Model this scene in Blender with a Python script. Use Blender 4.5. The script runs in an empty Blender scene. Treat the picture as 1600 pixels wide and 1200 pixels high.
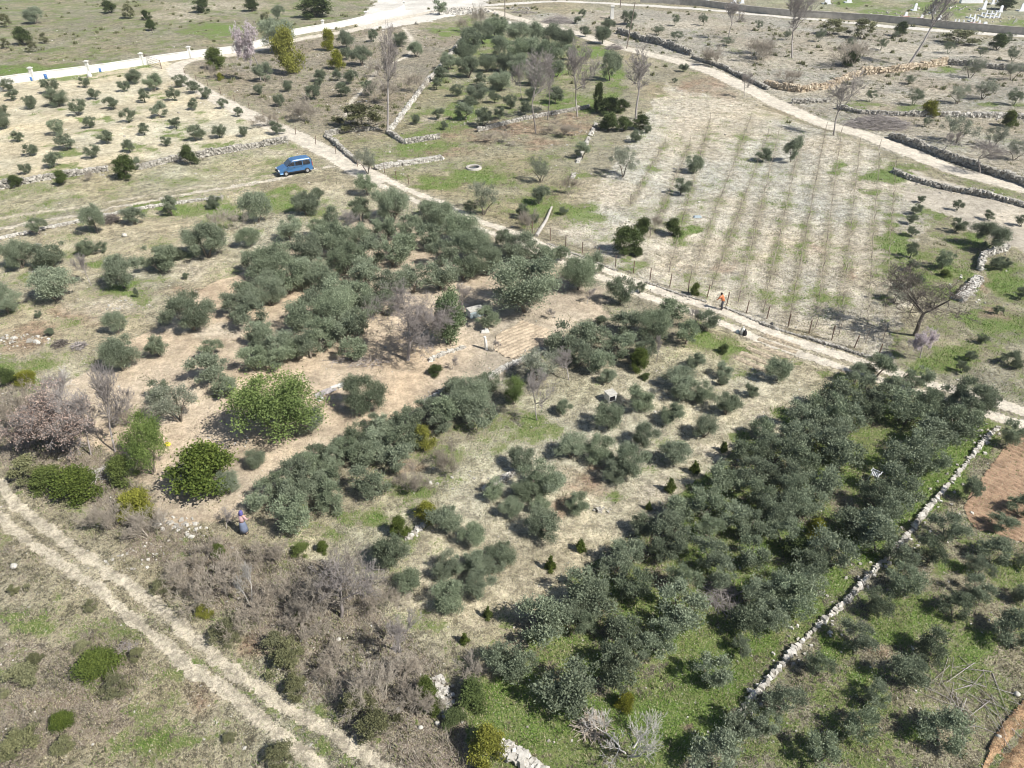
import bpy, bmesh, math, random
import numpy as np
from mathutils import Vector, Matrix

SC = bpy.context.scene
COL = SC.collection
# ------------------------------------------------------------------ camera
CAM_H, PITCH, FPX = 30.0, math.radians(35.0), 1130.0
cam_d = bpy.data.cameras.new('camera')
cam = bpy.data.objects.new('camera', cam_d); COL.objects.link(cam)
cam.location = (0, 0, CAM_H)
cam.rotation_euler = (math.radians(90) - PITCH, 0, 0)
cam_d.sensor_width = 36.0
cam_d.lens = 36.0 * FPX / 1600.0
cam_d.clip_end = 5000
SC.camera = cam
# ------------------------------------------------------------------ sky, sun, exposure
SUN_EL, SUN_AZ = math.radians(47), math.radians(121)      # azimuth clockwise from +Y
W = bpy.data.worlds.new('World'); SC.world = W; W.use_nodes = True
nt = W.node_tree; nt.nodes.clear()
sky = nt.nodes.new('ShaderNodeTexSky'); sky.sky_type = 'NISHITA'; sky.sun_disc = False
sky.sun_elevation = SUN_EL; sky.sun_rotation = SUN_AZ
bg = nt.nodes.new('ShaderNodeBackground'); bg.inputs[1].default_value = 0.066
wo = nt.nodes.new('ShaderNodeOutputWorld')
nt.links.new(sky.outputs[0], bg.inputs[0]); nt.links.new(bg.outputs[0], wo.inputs[0])
sl = bpy.data.lights.new('sun', 'SUN'); sl.energy = 4.6; sl.angle = math.radians(0.5); sl.color = (1.0, 0.96, 0.895)
sun = bpy.data.objects.new('sun', sl); COL.objects.link(sun)
sd = Vector((math.sin(SUN_AZ) * math.cos(SUN_EL), math.cos(SUN_AZ) * math.cos(SUN_EL), math.sin(SUN_EL)))
sun.rotation_euler = sd.to_track_quat('Z', 'Y').to_euler()
SC.view_settings.view_transform = 'Standard'; SC.view_settings.look = 'None'
SC.view_settings.exposure = 0.62; SC.view_settings.gamma = 1.0
SC.render.engine = 'CYCLES'
SC.cycles.filter_width = 1.05; SC.cycles.max_bounces = 5; SC.cycles.diffuse_bounces = 3; SC.cycles.glossy_bounces = 2; SC.cycles.transparent_max_bounces = 4

# ------------------------------------------------------------------ geometry of the view: photograph pixel -> place on the ground
CP, SP = math.cos(PITCH), math.sin(PITCH)
def at(u, v, z=0.0):
    a = (u - 800.0) / FPX; b = -(v - 600.0) / FPX
    dx, dy, dz = a, CP + b * SP, -SP + b * CP
    t = (z - CAM_H) / dz
    return (dx * t, dy * t)
def depth(x, y, z=0.0):
    return y * CP + (CAM_H - z) * SP
def proj(x, y, z=0.0):
    d = y * CP + (CAM_H - z) * SP
    w = y * SP - (CAM_H - z) * CP
    return 800 + FPX * x / d, 600 - FPX * w / d
def hgt(x, y):
    return 0.22 * np.sin(x * 0.071 + 0.6) * np.sin(y * 0.053 + 1.1) + 0.10 * np.sin(x * 0.19 + y * 0.13) + 0.05 * np.sin(x * 0.41 - y * 0.37 + 2.0)
def gz(x, y): return float(hgt(x, y))

def _hash(ix, iy, seed):
    n = (ix.astype(np.int64) * 374761393 + iy.astype(np.int64) * 668265263 + seed * 1442695041) & 0x7fffffff
    n = ((n ^ (n >> 13)) * 1274126177) & 0x7fffffff
    return ((n ^ (n >> 16)) & 0xffff) / 65535.0
def vn(x, y, s, seed):
    x = np.asarray(x, float) * s; y = np.asarray(y, float) * s
    ix = np.floor(x); iy = np.floor(y); fx = x - ix; fy = y - iy
    fx = fx * fx * (3 - 2 * fx); fy = fy * fy * (3 - 2 * fy)
    a = _hash(ix, iy, seed); b = _hash(ix + 1, iy, seed); c = _hash(ix, iy + 1, seed); d = _hash(ix + 1, iy + 1, seed)
    return (a * (1 - fx) + b * fx) * (1 - fy) + (c * (1 - fx) + d * fx) * fy
def fbm(x, y, s, seed, o=4):
    r = 0; a = 1; t = 0
    for i in range(o):
        r = r + a * vn(x, y, s, seed + i * 17); t += a; a *= 0.55; s *= 2.1
    return r / t
def inpoly(u, v, P):
    r = np.zeros(u.shape, bool); n = len(P); j = n - 1
    for i in range(n):
        (xi, yi), (xj, yj) = P[i], P[j]
        if yi != yj:
            c = ((yi > v) != (yj > v)) & (u < (xj - xi) * (v - yi) / (yj - yi) + xi)
            r ^= c
        j = i
    return r
def segdist(x, y, P):
    best = np.full(x.shape, 1e9)
    for (x0, y0), (x1, y1) in zip(P[:-1], P[1:]):
        dx, dy = x1 - x0, y1 - y0; L = dx * dx + dy * dy + 1e-9
        t = np.clip(((x - x0) * dx + (y - y0) * dy) / L, 0, 1)
        best = np.minimum(best, np.hypot(x - x0 - t * dx, y - y0 - t * dy))
    return best
def W2(P): return [at(u, v) for u, v in P]
def smooth(P, n=6):
    out = []
    P = [P[0]] + list(P) + [P[-1]]
    for i in range(1, len(P) - 2):
        for k in range(n):
            t = k / n; q = []
            for c in (0, 1):
                a, b, d, e = P[i-1][c], P[i][c], P[i+1][c], P[i+2][c]
                q.append(0.5 * (2*b + (d-a)*t + (2*a-5*b+4*d-e)*t*t + (3*b-a-3*d+e)*t**3))
            out.append(tuple(q))
    out.append(P[-2]); return out

# ------------------------------------------------------------------ object helpers
LABELS = {}
def tag(o, label=None, cat=None, group=None, kind=None):
    if label:
        if label in LABELS: print('DUPLICATE LABEL', label)
        if len(label.split()) > 16: print('LONG LABEL', label)
        LABELS[label] = 1
        o['label'] = label
    if cat: o['category'] = cat
    if group: o['group'] = group
    if kind: o['kind'] = kind
    return o
def empty(name, loc, rz=0, sc=(1, 1, 1)):
    o = bpy.data.objects.new(name, None); COL.objects.link(o)
    o.location = loc; o.rotation_euler = (0, 0, rz); o.scale = sc
    o.empty_display_size = 0.2
    return o
def link(name, me, parent=None):
    o = bpy.data.objects.new(name, me); COL.objects.link(o)
    if parent is not None: o.parent = parent
    return o
def np_mesh(name, V, Q, mat, T=None, attrs=None, smooth_sh=False):
    V = np.asarray(V, np.float32); Q = np.asarray(Q, np.int32).reshape(-1, 4)
    T = np.zeros((0, 3), np.int32) if T is None else np.asarray(T, np.int32).reshape(-1, 3)
    me = bpy.data.meshes.new(name)
    me.vertices.add(len(V)); me.vertices.foreach_set('co', V.ravel())
    me.loops.add(Q.size + T.size)
    me.loops.foreach_set('vertex_index', np.concatenate([Q.ravel(), T.ravel()]))
    me.polygons.add(len(Q) + len(T))
    ls = np.concatenate([np.arange(len(Q)) * 4, Q.size + np.arange(len(T)) * 3]).astype(np.int32)
    me.polygons.foreach_set('loop_start', ls)
    if attrs:
        for k, (typ, dom, arr) in attrs.items():
            a = me.attributes.new(k, typ, dom)
            arr = np.asarray(arr, np.float32)
            a.data.foreach_set('color' if typ == 'FLOAT_COLOR' else 'value', arr.ravel())
    me.update(calc_edges=True)
    if smooth_sh: me.polygons.foreach_set('use_smooth', np.ones(len(me.polygons), bool))
    else: me.polygons.foreach_set('use_smooth', np.zeros(len(me.polygons), bool))
    if mat: me.materials.append(mat)
    return me

class MB:                                   # collects shapes into one mesh
    def __init__(s): s.V = []; s.F = []
    def add(s, V, F):
        b = len(s.V); s.V += [tuple(v) for v in V]; s.F += [tuple(i + b for i in f) for f in F]
    def box(s, c, d, rz=0, taper=1.0, tx=0, ty=0):
        V = []
        for z in (-1, 1):
            k = taper if z > 0 else 1
            for x, y in ((-1, -1), (1, -1), (1, 1), (-1, 1)):
                px, py = x * d[0] / 2 * k, y * d[1] / 2 * k
                V.append((c[0] + px * math.cos(rz) - py * math.sin(rz) + (tx if z > 0 else 0), c[1] + px * math.sin(rz) + py * math.cos(rz) + (ty if z > 0 else 0), c[2] + z * d[2] / 2))
        s.add(V, [(3, 2, 1, 0), (4, 5, 6, 7), (0, 1, 5, 4), (1, 2, 6, 5), (2, 3, 7, 6), (3, 0, 4, 7)])
    def tube(s, P, R, n=6, cap=True):
        P = [Vector(p) for p in P]; V = []; F = []
        for i, p in enumerate(P):
            d = (P[min(i + 1, len(P) - 1)] - P[max(i - 1, 0)]).normalized()
            a = d.orthogonal().normalized() if i == 0 else (pa - d * pa.dot(d)).normalized()
            pa = a; b = d.cross(a)
            r = R[i] if isinstance(R, (list, tuple)) else R
            for k in range(n):
                t = 2 * math.pi * k / n; V.append(p + (a * math.cos(t) + b * math.sin(t)) * r)
        for i in range(len(P) - 1):
            for k in range(n): F.append((i*n+k, i*n+(k+1) % n, (i+1)*n+(k+1) % n, (i+1)*n+k))
        if cap: F.append(tuple(range(n))[::-1]); F.append(tuple((len(P)-1)*n + k for k in range(n)))
        s.add(V, F)
    def lathe(s, prof, c=(0, 0, 0), n=14, axis='z'):
        V = []; F = []
        for r, z in prof:
            for k in range(n):
                t = 2 * math.pi * k / n
                q = (r * math.cos(t), r * math.sin(t), z) if axis == 'z' else (r * math.cos(t), z, r * math.sin(t))
                V.append((c[0] + q[0], c[1] + q[1], c[2] + q[2]))
        for i in range(len(prof) - 1):
            for k in range(n): F.append((i*n+k, i*n+(k+1) % n, (i+1)*n+(k+1) % n, (i+1)*n+k))
        F.append(tuple(range(n))[::-1]); F.append(tuple((len(prof)-1)*n + k for k in range(n)))
        s.add(V, F)
    def build(s, name, mat, parent=None, bevel=0, smooth_sh=False):
        me = bpy.data.meshes.new(name); me.from_pydata(s.V, [], s.F); me.update()
        if mat: me.materials.append(mat)
        if smooth_sh: me.polygons.foreach_set('use_smooth', np.ones(len(me.polygons), bool))
        o = link(name, me, parent)
        if bevel:
            m = o.modifiers.new('bevel', 'BEVEL'); m.width = bevel; m.segments = 2; m.limit_method = 'ANGLE'
        return o

# ------------------------------------------------------------------ materials
def nmat(name):
    m = bpy.data.materials.new(name); m.use_nodes = True
    n = m.node_tree; b = n.nodes['Principled BSDF']
    return m, n, b
def node(n, t, **k):
    x = n.nodes.new(t)
    for a, v in k.items(): setattr(x, a, v)
    return x
def mathn(n, op, a, b=None, c=None, clamp=False):
    x = n.nodes.new('ShaderNodeMath'); x.operation = op; x.use_clamp = clamp
    for i, q in enumerate((a, b, c)):
        if q is None: continue
        if isinstance(q, (int, float)): x.inputs[i].default_value = q
        else: n.links.new(q, x.inputs[i])
    return x.outputs[0]
def mixc(n, f, a, b, mode='MIX'):
    x = n.nodes.new('ShaderNodeMix'); x.data_type = 'RGBA'; x.blend_type = mode
    for i, q in ((0, f), (6, a), (7, b)):
        if isinstance(q, (int, float)): x.inputs[i].default_value = q
        elif isinstance(q, tuple): x.inputs[i].default_value = (*q, 1)
        else: n.links.new(q, x.inputs[i])
    return x.outputs[2]
def noise(n, co, scale, detail=3, rough=0.6, dist=0.0):
    x = n.nodes.new('ShaderNodeTexNoise'); x.inputs['Scale'].default_value = scale
    x.inputs['Detail'].default_value = detail; x.inputs['Roughness'].default_value = rough; x.inputs['Distortion'].default_value = dist
    n.links.new(co, x.inputs['Vector']); return x.outputs['Fac']
def ramp(n, f, lo, hi):
    x = n.nodes.new('ShaderNodeMapRange'); x.interpolation_type = 'SMOOTHSTEP'
    x.inputs['From Min'].default_value = lo; x.inputs['From Max'].default_value = hi
    n.links.new(f, x.inputs['Value']); return x.outputs['Result']
def plain(name, col, rough=0.7, var=0.15, scale=6.0, metal=0.0, bump=0.0):
    m, n, b = nmat(name)
    tc = node(n, 'ShaderNodeTexCoord').outputs['Object']
    f = noise(n, tc, scale, 5, 0.65)
    dark = tuple(c * (1 - var * 1.6) for c in col); lite = tuple(min(1, c * (1 + var)) for c in col)
    n.links.new(mixc(n, ramp(n, f, 0.3, 0.7), dark, lite), b.inputs['Base Color'])
    b.inputs['Roughness'].default_value = rough; b.inputs['Metallic'].default_value = metal
    if bump:
        bp = node(n, 'ShaderNodeBump'); bp.inputs['Distance'].default_value = bump
        n.links.new(f, bp.inputs['Height']); n.links.new(bp.outputs[0], b.inputs['Normal'])
    return m
def ground_mat():
    m, n, b = nmat('ground')
    co = node(n, 'ShaderNodeTexCoord').outputs['Object']
    base = node(n, 'ShaderNodeAttribute', attribute_name='base').outputs['Color']
    mk = node(n, 'ShaderNodeAttribute', attribute_name='mask')
    sep = node(n, 'ShaderNodeSeparateColor'); n.links.new(mk.outputs['Color'], sep.inputs[0])
    veg, rough, scrub = sep.outputs
    n0 = noise(n, co, 0.35, 4, 0.6); n1 = noise(n, co, 1.3, 6, 0.68, 0.3); n2 = noise(n, co, 5.0, 6, 0.72, 0.4); n3 = noise(n, co, 19.0, 4, 0.7)
    def wide(x, k=2.2): return mathn(n, 'ADD', mathn(n, 'MULTIPLY', mathn(n, 'SUBTRACT', x, 0.5), k), 0.5)
    n4 = noise(n, co, 3.1, 5, 0.75, 0.6)
    # dry stalk and soil mottling
    a = mathn(n, 'ADD', mathn(n, 'MULTIPLY', n1, 0.25), mathn(n, 'ADD', mathn(n, 'MULTIPLY', n2, 0.45), mathn(n, 'MULTIPLY', n3, 0.30)))
    f = ramp(n, a, 0.445, 0.565)
    lo = mathn(n, 'SUBTRACT', 0.95, mathn(n, 'MULTIPLY', rough, 0.68))
    hi = mathn(n, 'ADD', 1.04, mathn(n, 'MULTIPLY', rough, 0.38))
    k = mathn(n, 'ADD', mathn(n, 'MULTIPLY', f, mathn(n, 'SUBTRACT', hi, lo)), lo)
    kc = node(n, 'ShaderNodeCombineColor'); [n.links.new(k, i) for i in kc.inputs]
    c = mixc(n, 1.0, base, kc.outputs[0], 'MULTIPLY')
    pt = ramp(n, mathn(n, 'ADD', mathn(n, 'MULTIPLY', n4, 0.5), mathn(n, 'MULTIPLY', n1, 0.5)), 0.40, 0.62)
    pk = mathn(n, 'ADD', mathn(n, 'MULTIPLY', pt, mathn(n, 'MULTIPLY', rough, 0.38)), mathn(n, 'SUBTRACT', 1.0, mathn(n, 'MULTIPLY', rough, 0.22)))
    pc = node(n, 'ShaderNodeCombineColor'); [n.links.new(pk, i) for i in pc.inputs]
    c = mixc(n, 1.0, c, pc.outputs[0], 'MULTIPLY')
    # dull grey-green weeds
    w = ramp(n, mathn(n, 'ADD', mathn(n, 'MULTIPLY', n2, 0.55), mathn(n, 'MULTIPLY', n4, 0.45)), 0.50, 0.56)
    c = mixc(n, mathn(n, 'MULTIPLY', w, mathn(n, 'MULTIPLY', rough, 0.62)), c, (0.150, 0.150, 0.088))
    # brown thorn litter
    s = ramp(n, mathn(n, 'ADD', wide(mathn(n, 'ADD', mathn(n, 'MULTIPLY', n4, 0.5), mathn(n, 'MULTIPLY', n1, 0.5)), 2.6), mathn(n, 'MULTIPLY', scrub, 0.6)), 0.72, 1.05)
    c = mixc(n, mathn(n, 'MULTIPLY', s, 0.75), c, mixc(n, ramp(n, n3, .4, .6), (0.125, 0.095, 0.075), (0.29, 0.24, 0.195)))
    # live grass
    g = wide(mathn(n, 'ADD', mathn(n, 'MULTIPLY', n0, 0.26), mathn(n, 'ADD', mathn(n, 'MULTIPLY', n1, 0.36), mathn(n, 'MULTIPLY', n2, 0.38))), 2.8)
    g = ramp(n, mathn(n, 'ADD', g, mathn(n, 'MULTIPLY', veg, 0.90)), 0.95, 1.10)
    gc = mixc(n, ramp(n, n3, 0.38, 0.62), (0.058, 0.095, 0.024), (0.180, 0.240, 0.062))
    gc = mixc(n, ramp(n, n4, 0.46, 0.66), gc, (0.24, 0.25, 0.11))
    gc = mixc(n, mathn(n, 'MULTIPLY', ramp(n, mathn(n, 'ADD', veg, mathn(n, 'MULTIPLY', mathn(n, 'SUBTRACT', n1, 0.5), 0.8)), 0.62, 1.0), 0.55), gc, mixc(n, ramp(n, n3, 0.4, 0.6), (0.045, 0.105, 0.012), (0.165, 0.30, 0.040)))
    c = mixc(n, mathn(n, 'MULTIPLY', g, 0.9), c, gc)
    # pale stones and straw tips
    p = ramp(n, noise(n, co, 9.0, 4, 0.8), 0.605, 0.64)
    c = mixc(n, mathn(n, 'MULTIPLY', p, mathn(n, 'MULTIPLY', rough, 0.75)), c, (0.62, 0.59, 0.50))
    n.links.new(c, b.inputs['Base Color'])
    b.inputs['Roughness'].default_value = 0.95; b.inputs['Specular IOR Level'].default_value = 0.1
    bp = node(n, 'ShaderNodeBump'); bp.inputs['Distance'].default_value = 0.13; bp.inputs['Strength'].default_value = 1.0
    n.links.new(mathn(n, 'MULTIPLY', mathn(n, 'ADD', mathn(n, 'MULTIPLY', n2, 0.7), mathn(n, 'MULTIPLY', n3, 0.3)), mathn(n, 'ADD', mathn(n, 'MULTIPLY', rough, 1.0), 0.25)), bp.inputs['Height'])
    n.links.new(bp.outputs[0], b.inputs['Normal'])
    return m
def leaf_mat(name, a, bcol, rnd=0.35, trans=0.15):
    m, n, b = nmat(name)
    v = node(n, 'ShaderNodeAttribute', attribute_name='tone').outputs['Fac']
    oi = node(n, 'ShaderNodeObjectInfo').outputs['Random']
    c = mixc(n, v, a, bcol)
    g2 = tuple(.62 * q + .38 * (sum(bcol) / 3) for q in bcol); o2 = mathn(n, 'FRACT', mathn(n, 'MULTIPLY', oi, 7.31))
    c = mixc(n, mathn(n, 'MULTIPLY', o2, 0.35), c, g2)
    k = mathn(n, 'ADD', mathn(n, 'MULTIPLY', oi, rnd), 1 - rnd / 2)
    kc = node(n, 'ShaderNodeCombineColor'); [n.links.new(k, i) for i in kc.inputs]
    c = mixc(n, 1.0, c, kc.outputs[0], 'MULTIPLY')
    n.links.new(c, b.inputs['Base Color']); b.inputs['Roughness'].default_value = 0.6
    b.inputs['Specular IOR Level'].default_value = 0.12
    if trans:
        tr = node(n, 'ShaderNodeBsdfTranslucent'); n.links.new(c, tr.inputs[0])
        mx = node(n, 'ShaderNodeMixShader'); mx.inputs[0].default_value = trans
        n.links.new(b.outputs[0], mx.inputs[1]); n.links.new(tr.outputs[0], mx.inputs[2])
        n.links.new(mx.outputs[0], n.nodes['Material Output'].inputs[0])
    return m
def stone_mat(name, a, bcol):
    m, n, b = nmat(name)
    tc = node(n, 'ShaderNodeTexCoord').outputs['Object']
    v = node(n, 'ShaderNodeAttribute', attribute_name='tone').outputs['Fac']
    c = mixc(n, v, a, bcol)
    f = ramp(n, noise(n, tc, 9, 5, 0.7), 0.35, 0.65)
    c = mixc(n, mathn(n, 'MULTIPLY', f, 0.35), c, tuple(x * 0.45 for x in a))
    n.links.new(c, b.inputs['Base Color']); b.inputs['Roughness'].default_value = 0.9
    return m
M = {}
M['ground'] = ground_mat()
M['olive'] = leaf_mat('olive_leaves', (0.100, 0.132, 0.077), (0.312, 0.360, 0.236), 0.5, 0.22)
M['olive_open'] = leaf_mat('sparse_olive_leaves', (0.14, 0.160, 0.112), (0.36, 0.38, 0.285), 0.35, 0.22)
M['dark'] = leaf_mat('evergreen_leaves', (0.032, 0.052, 0.018), (0.115, 0.150, 0.048), 0.4)
M['citrus'] = leaf_mat('citrus_leaves', (0.040, 0.068, 0.014), (0.170, 0.215, 0.045), 0.3)
M['evergreen'] = leaf_mat('broad_evergreen_leaves', (0.060, 0.092, 0.040), (0.19, 0.26, 0.12), 0.3)
M['yellow'] = leaf_mat('yellow_leaves', (0.085, 0.105, 0.012), (0.34, 0.34, 0.045), 0.3)
M['fresh'] = leaf_mat('fresh_leaves', (0.075, 0.120, 0.030), (0.27, 0.36, 0.100), 0.2, 0.25)
M['brown'] = leaf_mat('dry_leaves', (0.30, 0.21, 0.17), (0.56, 0.44, 0.37), 0.2)
M['pink'] = leaf_mat('blossom', (0.38, 0.31, 0.33), (0.72, 0.64, 0.68), 0.2)
M['scrub'] = leaf_mat('scrub_leaves', (0.085, 0.095, 0.045), (0.25, 0.25, 0.125), 0.5)
M['bark'] = plain('olive_bark', (0.20, 0.17, 0.135), 0.95, 0.3, 14)
M['greybark'] = leaf_mat('grey_twigs', (0.19, 0.165, 0.150), (0.40, 0.365, 0.345), 0.3, 0)
M['palebark'] = leaf_mat('pale_twigs', (0.36, 0.34, 0.31), (0.60, 0.57, 0.53), 0.2, 0)
M['darkbark'] = leaf_mat('dark_twigs', (0.06, 0.05, 0.04), (0.22, 0.19, 0.165), 0.2, 0)
M['purple'] = leaf_mat('thorn_twigs', (0.205, 0.170, 0.132), (0.43, 0.385, 0.315), 0.3, 0)
M['grass'] = leaf_mat('green_grass_blades', (0.06, 0.125, 0.015), (0.20, 0.33, 0.06), 0.1, 0.2)
M['dry'] = leaf_mat('dry_grass_blades', (0.26, 0.235, 0.13), (0.62, 0.55, 0.37), 0.1, 0.1)
M['white_stone'] = stone_mat('white_limestone', (0.30, 0.28, 0.24), (0.68, 0.65, 0.59))
M['grey_stone'] = stone_mat('grey_limestone', (0.22, 0.205, 0.175), (0.54, 0.51, 0.45))
M['ochre_stone'] = stone_mat('ochre_stone', (0.36, 0.28, 0.19), (0.64, 0.55, 0.42))
M['soil'] = plain('red_soil', (0.42, 0.255, 0.14), 0.95, 0.3, 5, bump=0.05)
M['tan_soil'] = plain('tan_soil', (0.50, 0.385, 0.27), 0.95, 0.15, 5, bump=0.04)
M['bed'] = plain('bed_soil', (0.40, 0.335, 0.24), 0.95, 0.35, 4, bump=0.05)
M['white'] = plain('white_paint', (0.66, 0.65, 0.61), 0.85, 0.10, 0.6)
M['marble'] = plain('white_marble', (0.80, 0.81, 0.84), 0.4, 0.05, 2)
M['limestone'] = plain('limestone', (0.48, 0.46, 0.41), 0.9, 0.15, 6)
M['brickred'] = plain('red_brick', (0.36, 0.16, 0.12), 0.9, 0.2, 8)
M['concrete'] = plain('grey_concrete', (0.42, 0.39, 0.35), 0.9, 0.15, 0.7)
M['rust'] = plain('rusty_iron', (0.17, 0.11, 0.08), 0.8, 0.3, 9)
M['wood'] = plain('weathered_wood', (0.22, 0.18, 0.15), 0.9, 0.25, 12)
M['blue'] = plain('blue_plastic', (0.05, 0.16, 0.42), 0.45, 0.1)
M['yellow_plastic'] = plain('yellow_plastic', (0.85, 0.68, 0.06), 0.4, 0.06)
M['red_plastic'] = plain('orange_red_plastic', (0.75, 0.13, 0.04), 0.4, 0.06)
M['black'] = plain('black_rubber', (0.02, 0.02, 0.022), 0.6, 0.2)
M['tarp'] = plain('grey_sheet', (0.36, 0.33, 0.32), 0.7, 0.15, 3)
M['paleblue'] = plain('pale_blue_plastic', (0.36, 0.43, 0.46), 0.5, 0.1)
def paint(name, c, rough=0.25, metal=0.0, coat=0.8):
    m, n, b = nmat(name)
    tc = node(n, 'ShaderNodeTexCoord').outputs['Object']
    f = ramp(n, noise(n, tc, 2.5, 6, 0.7), 0.4, 0.75)
    n.links.new(mixc(n, mathn(n, 'MULTIPLY', f, 0.2), c, (0.35, 0.31, 0.25)), b.inputs['Base Color'])
    b.inputs['Roughness'].default_value = rough; b.inputs['Metallic'].default_value = metal
    b.inputs['Coat Weight'].default_value = coat; b.inputs['Coat Roughness'].default_value = 0.1
    return m
M['carblue'] = paint('metallic_blue_paint', (0.055, 0.175, 0.38), 0.3, 0.25)
M['carglass'] = paint('dark_window_glass', (0.012, 0.013, 0.02), 0.08, 0, 1.0)
M['chrome'] = paint('wheel_silver', (0.55, 0.56, 0.58), 0.35, 0.6, 0)
M['lamp'] = paint('headlight_glass', (0.75, 0.78, 0.8), 0.15)
M['redlamp'] = paint('tail_light_red', (0.45, 0.02, 0.02), 0.2)
M['skin'] = plain('skin', (0.45, 0.28, 0.19), 0.6, 0.05)
# ================================================================== GROUND
PAL = dict(default=(.37, .33, .235), hill=(.38, .345, .24), pale=(.60, .535, .385), straw=(.52, .475, .33), terr=(.52, .465, .335),
           tan=(.53, .43, .315), mid=(.54, .485, .35), under=(.31, .275, .195), orch=(.345, .315, .225), tilled=(.37, .25, .165),
           meadow=(.42, .385, .275), scrub=(.36, .32, .25), vine=(.60, .55, .45), east=(.43, .39, .28), lane=(.50, .45, .37),
           plotb=(.39, .36, .24), plotc=(.37, .325, .245), plotd=(.41, .37, .25), rust=(.34, .225, .155), ne=(.49, .45, .37), cem=(.40, .385, .26),
           white=(.60, .57, .51), soilstrip=(.42, .27, .155), road=(.63, .57, .47), rut=(.58, .515, .395))
PAL = {k: tuple(.97 * c + .03 * (sum(v) / 3) for c in v) for k, v in PAL.items()}
REG = [  # polygon in photograph pixels, colour, live grass, mottling, thorn litter
 ([(-400,-60),(640,-60),(640,0),(630,15),(375,63),(0,122),(-500,160)], 'hill', .50, 1, .30),
 ([(-300,140),(0,126),(270,96),(285,125),(340,160),(455,212),(220,255),(0,288),(-300,320)], 'pale', .24, .5, 0),
 ([(-300,330),(0,292),(450,225),(480,235),(500,270),(0,352),(-300,390)], 'straw', .45, .9, 0),
 ([(-300,420),(0,365),(330,300),(560,285),(760,350),(600,330),(350,440),(250,500),(130,580),(0,600),(-300,640)], 'terr', .42, .8, .15),
 ([(300,100),(630,35),(725,62),(605,205),(510,212),(400,165)], 'plotc', .30, 1, .45),
 ([(725,62),(900,30),(955,66),(945,185),(747,208),(632,222),(605,205)], 'plotb', .48, 1, .25),
 ([(510,215),(605,207),(632,224),(747,207),(940,180),(905,290),(840,375),(750,340),(600,272)], 'plotd', .46, 1, .2),
 ([(40,612),(130,580),(250,518),(350,440),(440,395),(600,330),(790,410),(960,450),(930,500),(850,540),(770,600),(640,650),(500,720),(385,795),(245,820),(240,770),(150,700),(60,660)], 'tan', .10, .42, 0),
 ([(400,860),(560,790),(700,700),(860,600),(1000,560),(1130,510),(1300,560),(1420,590),(1180,680),(1000,830),(880,920),(760,1010),(650,1010),(560,900)], 'straw', .36, .9, .05),
 ([(850,660),(950,600),(1120,590),(1290,570),(1260,610),(1180,680),(1030,800),(870,910),(740,1000),(600,930),(660,830)], 'mid', .26, .75, .08),
 ([(780,1060),(880,920),(1180,680),(1330,575),(1500,600),(1600,640),(1540,690),(1190,1080),(1000,1290),(700,1290),(740,1080)], 'under', .68, .9, .2),
 ([(1180,1085),(1200,1062),(1537,690),(1600,640),(2300,700),(2300,1400),(1000,1400)], 'orch', .52, .95, .25),
 ([(-300,600),(0,735),(240,870),(500,1080),(720,1300),(-300,1300)], 'meadow', .42, 1, .35),
 ([(-100,985),(140,990),(230,1010),(215,1120),(60,1190),(-100,1230)], 'scrub', .32, 1, .6),
 ([(-300,560),(0,600),(150,700),(240,800),(420,850),(560,900),(700,1060),(780,1290),(660,1290),(450,1040),(250,880),(0,730),(-300,640)], 'scrub', .28, 1, .7),
 ([(870,362),(960,262),(1040,130),(1180,165),(1300,205),(1420,262),(1460,330),(1390,560),(1150,490)], 'vine', .38, .8, .12),
 ([(1400,255),(1600,300),(1900,350),(1900,700),(1600,645),(1385,565),(1450,330)], 'east', .50, .9, .15),
 ([(1410,262),(1600,325),(1900,380),(1900,430),(1600,395),(1420,315)], 'lane', .05, .4, .05),
 ([(745,28),(1000,14),(1200,28),(1600,62),(2200,120),(2200,420),(1600,300),(1400,240),(1180,140),(950,62)], 'ne', .28, 1, .42),
 ([(1180,-60),(2300,-60),(2300,100),(1600,48),(1180,14)], 'cem', .34, 1, .3),
 ([(760,-60),(1180,-60),(1180,12),(760,2)], 'hill', .25, 1, .3),
 ([(620,-60),(770,-60),(760,18),(700,27),(600,48),(560,42)], 'white', 0, .12, 0),
]
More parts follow.
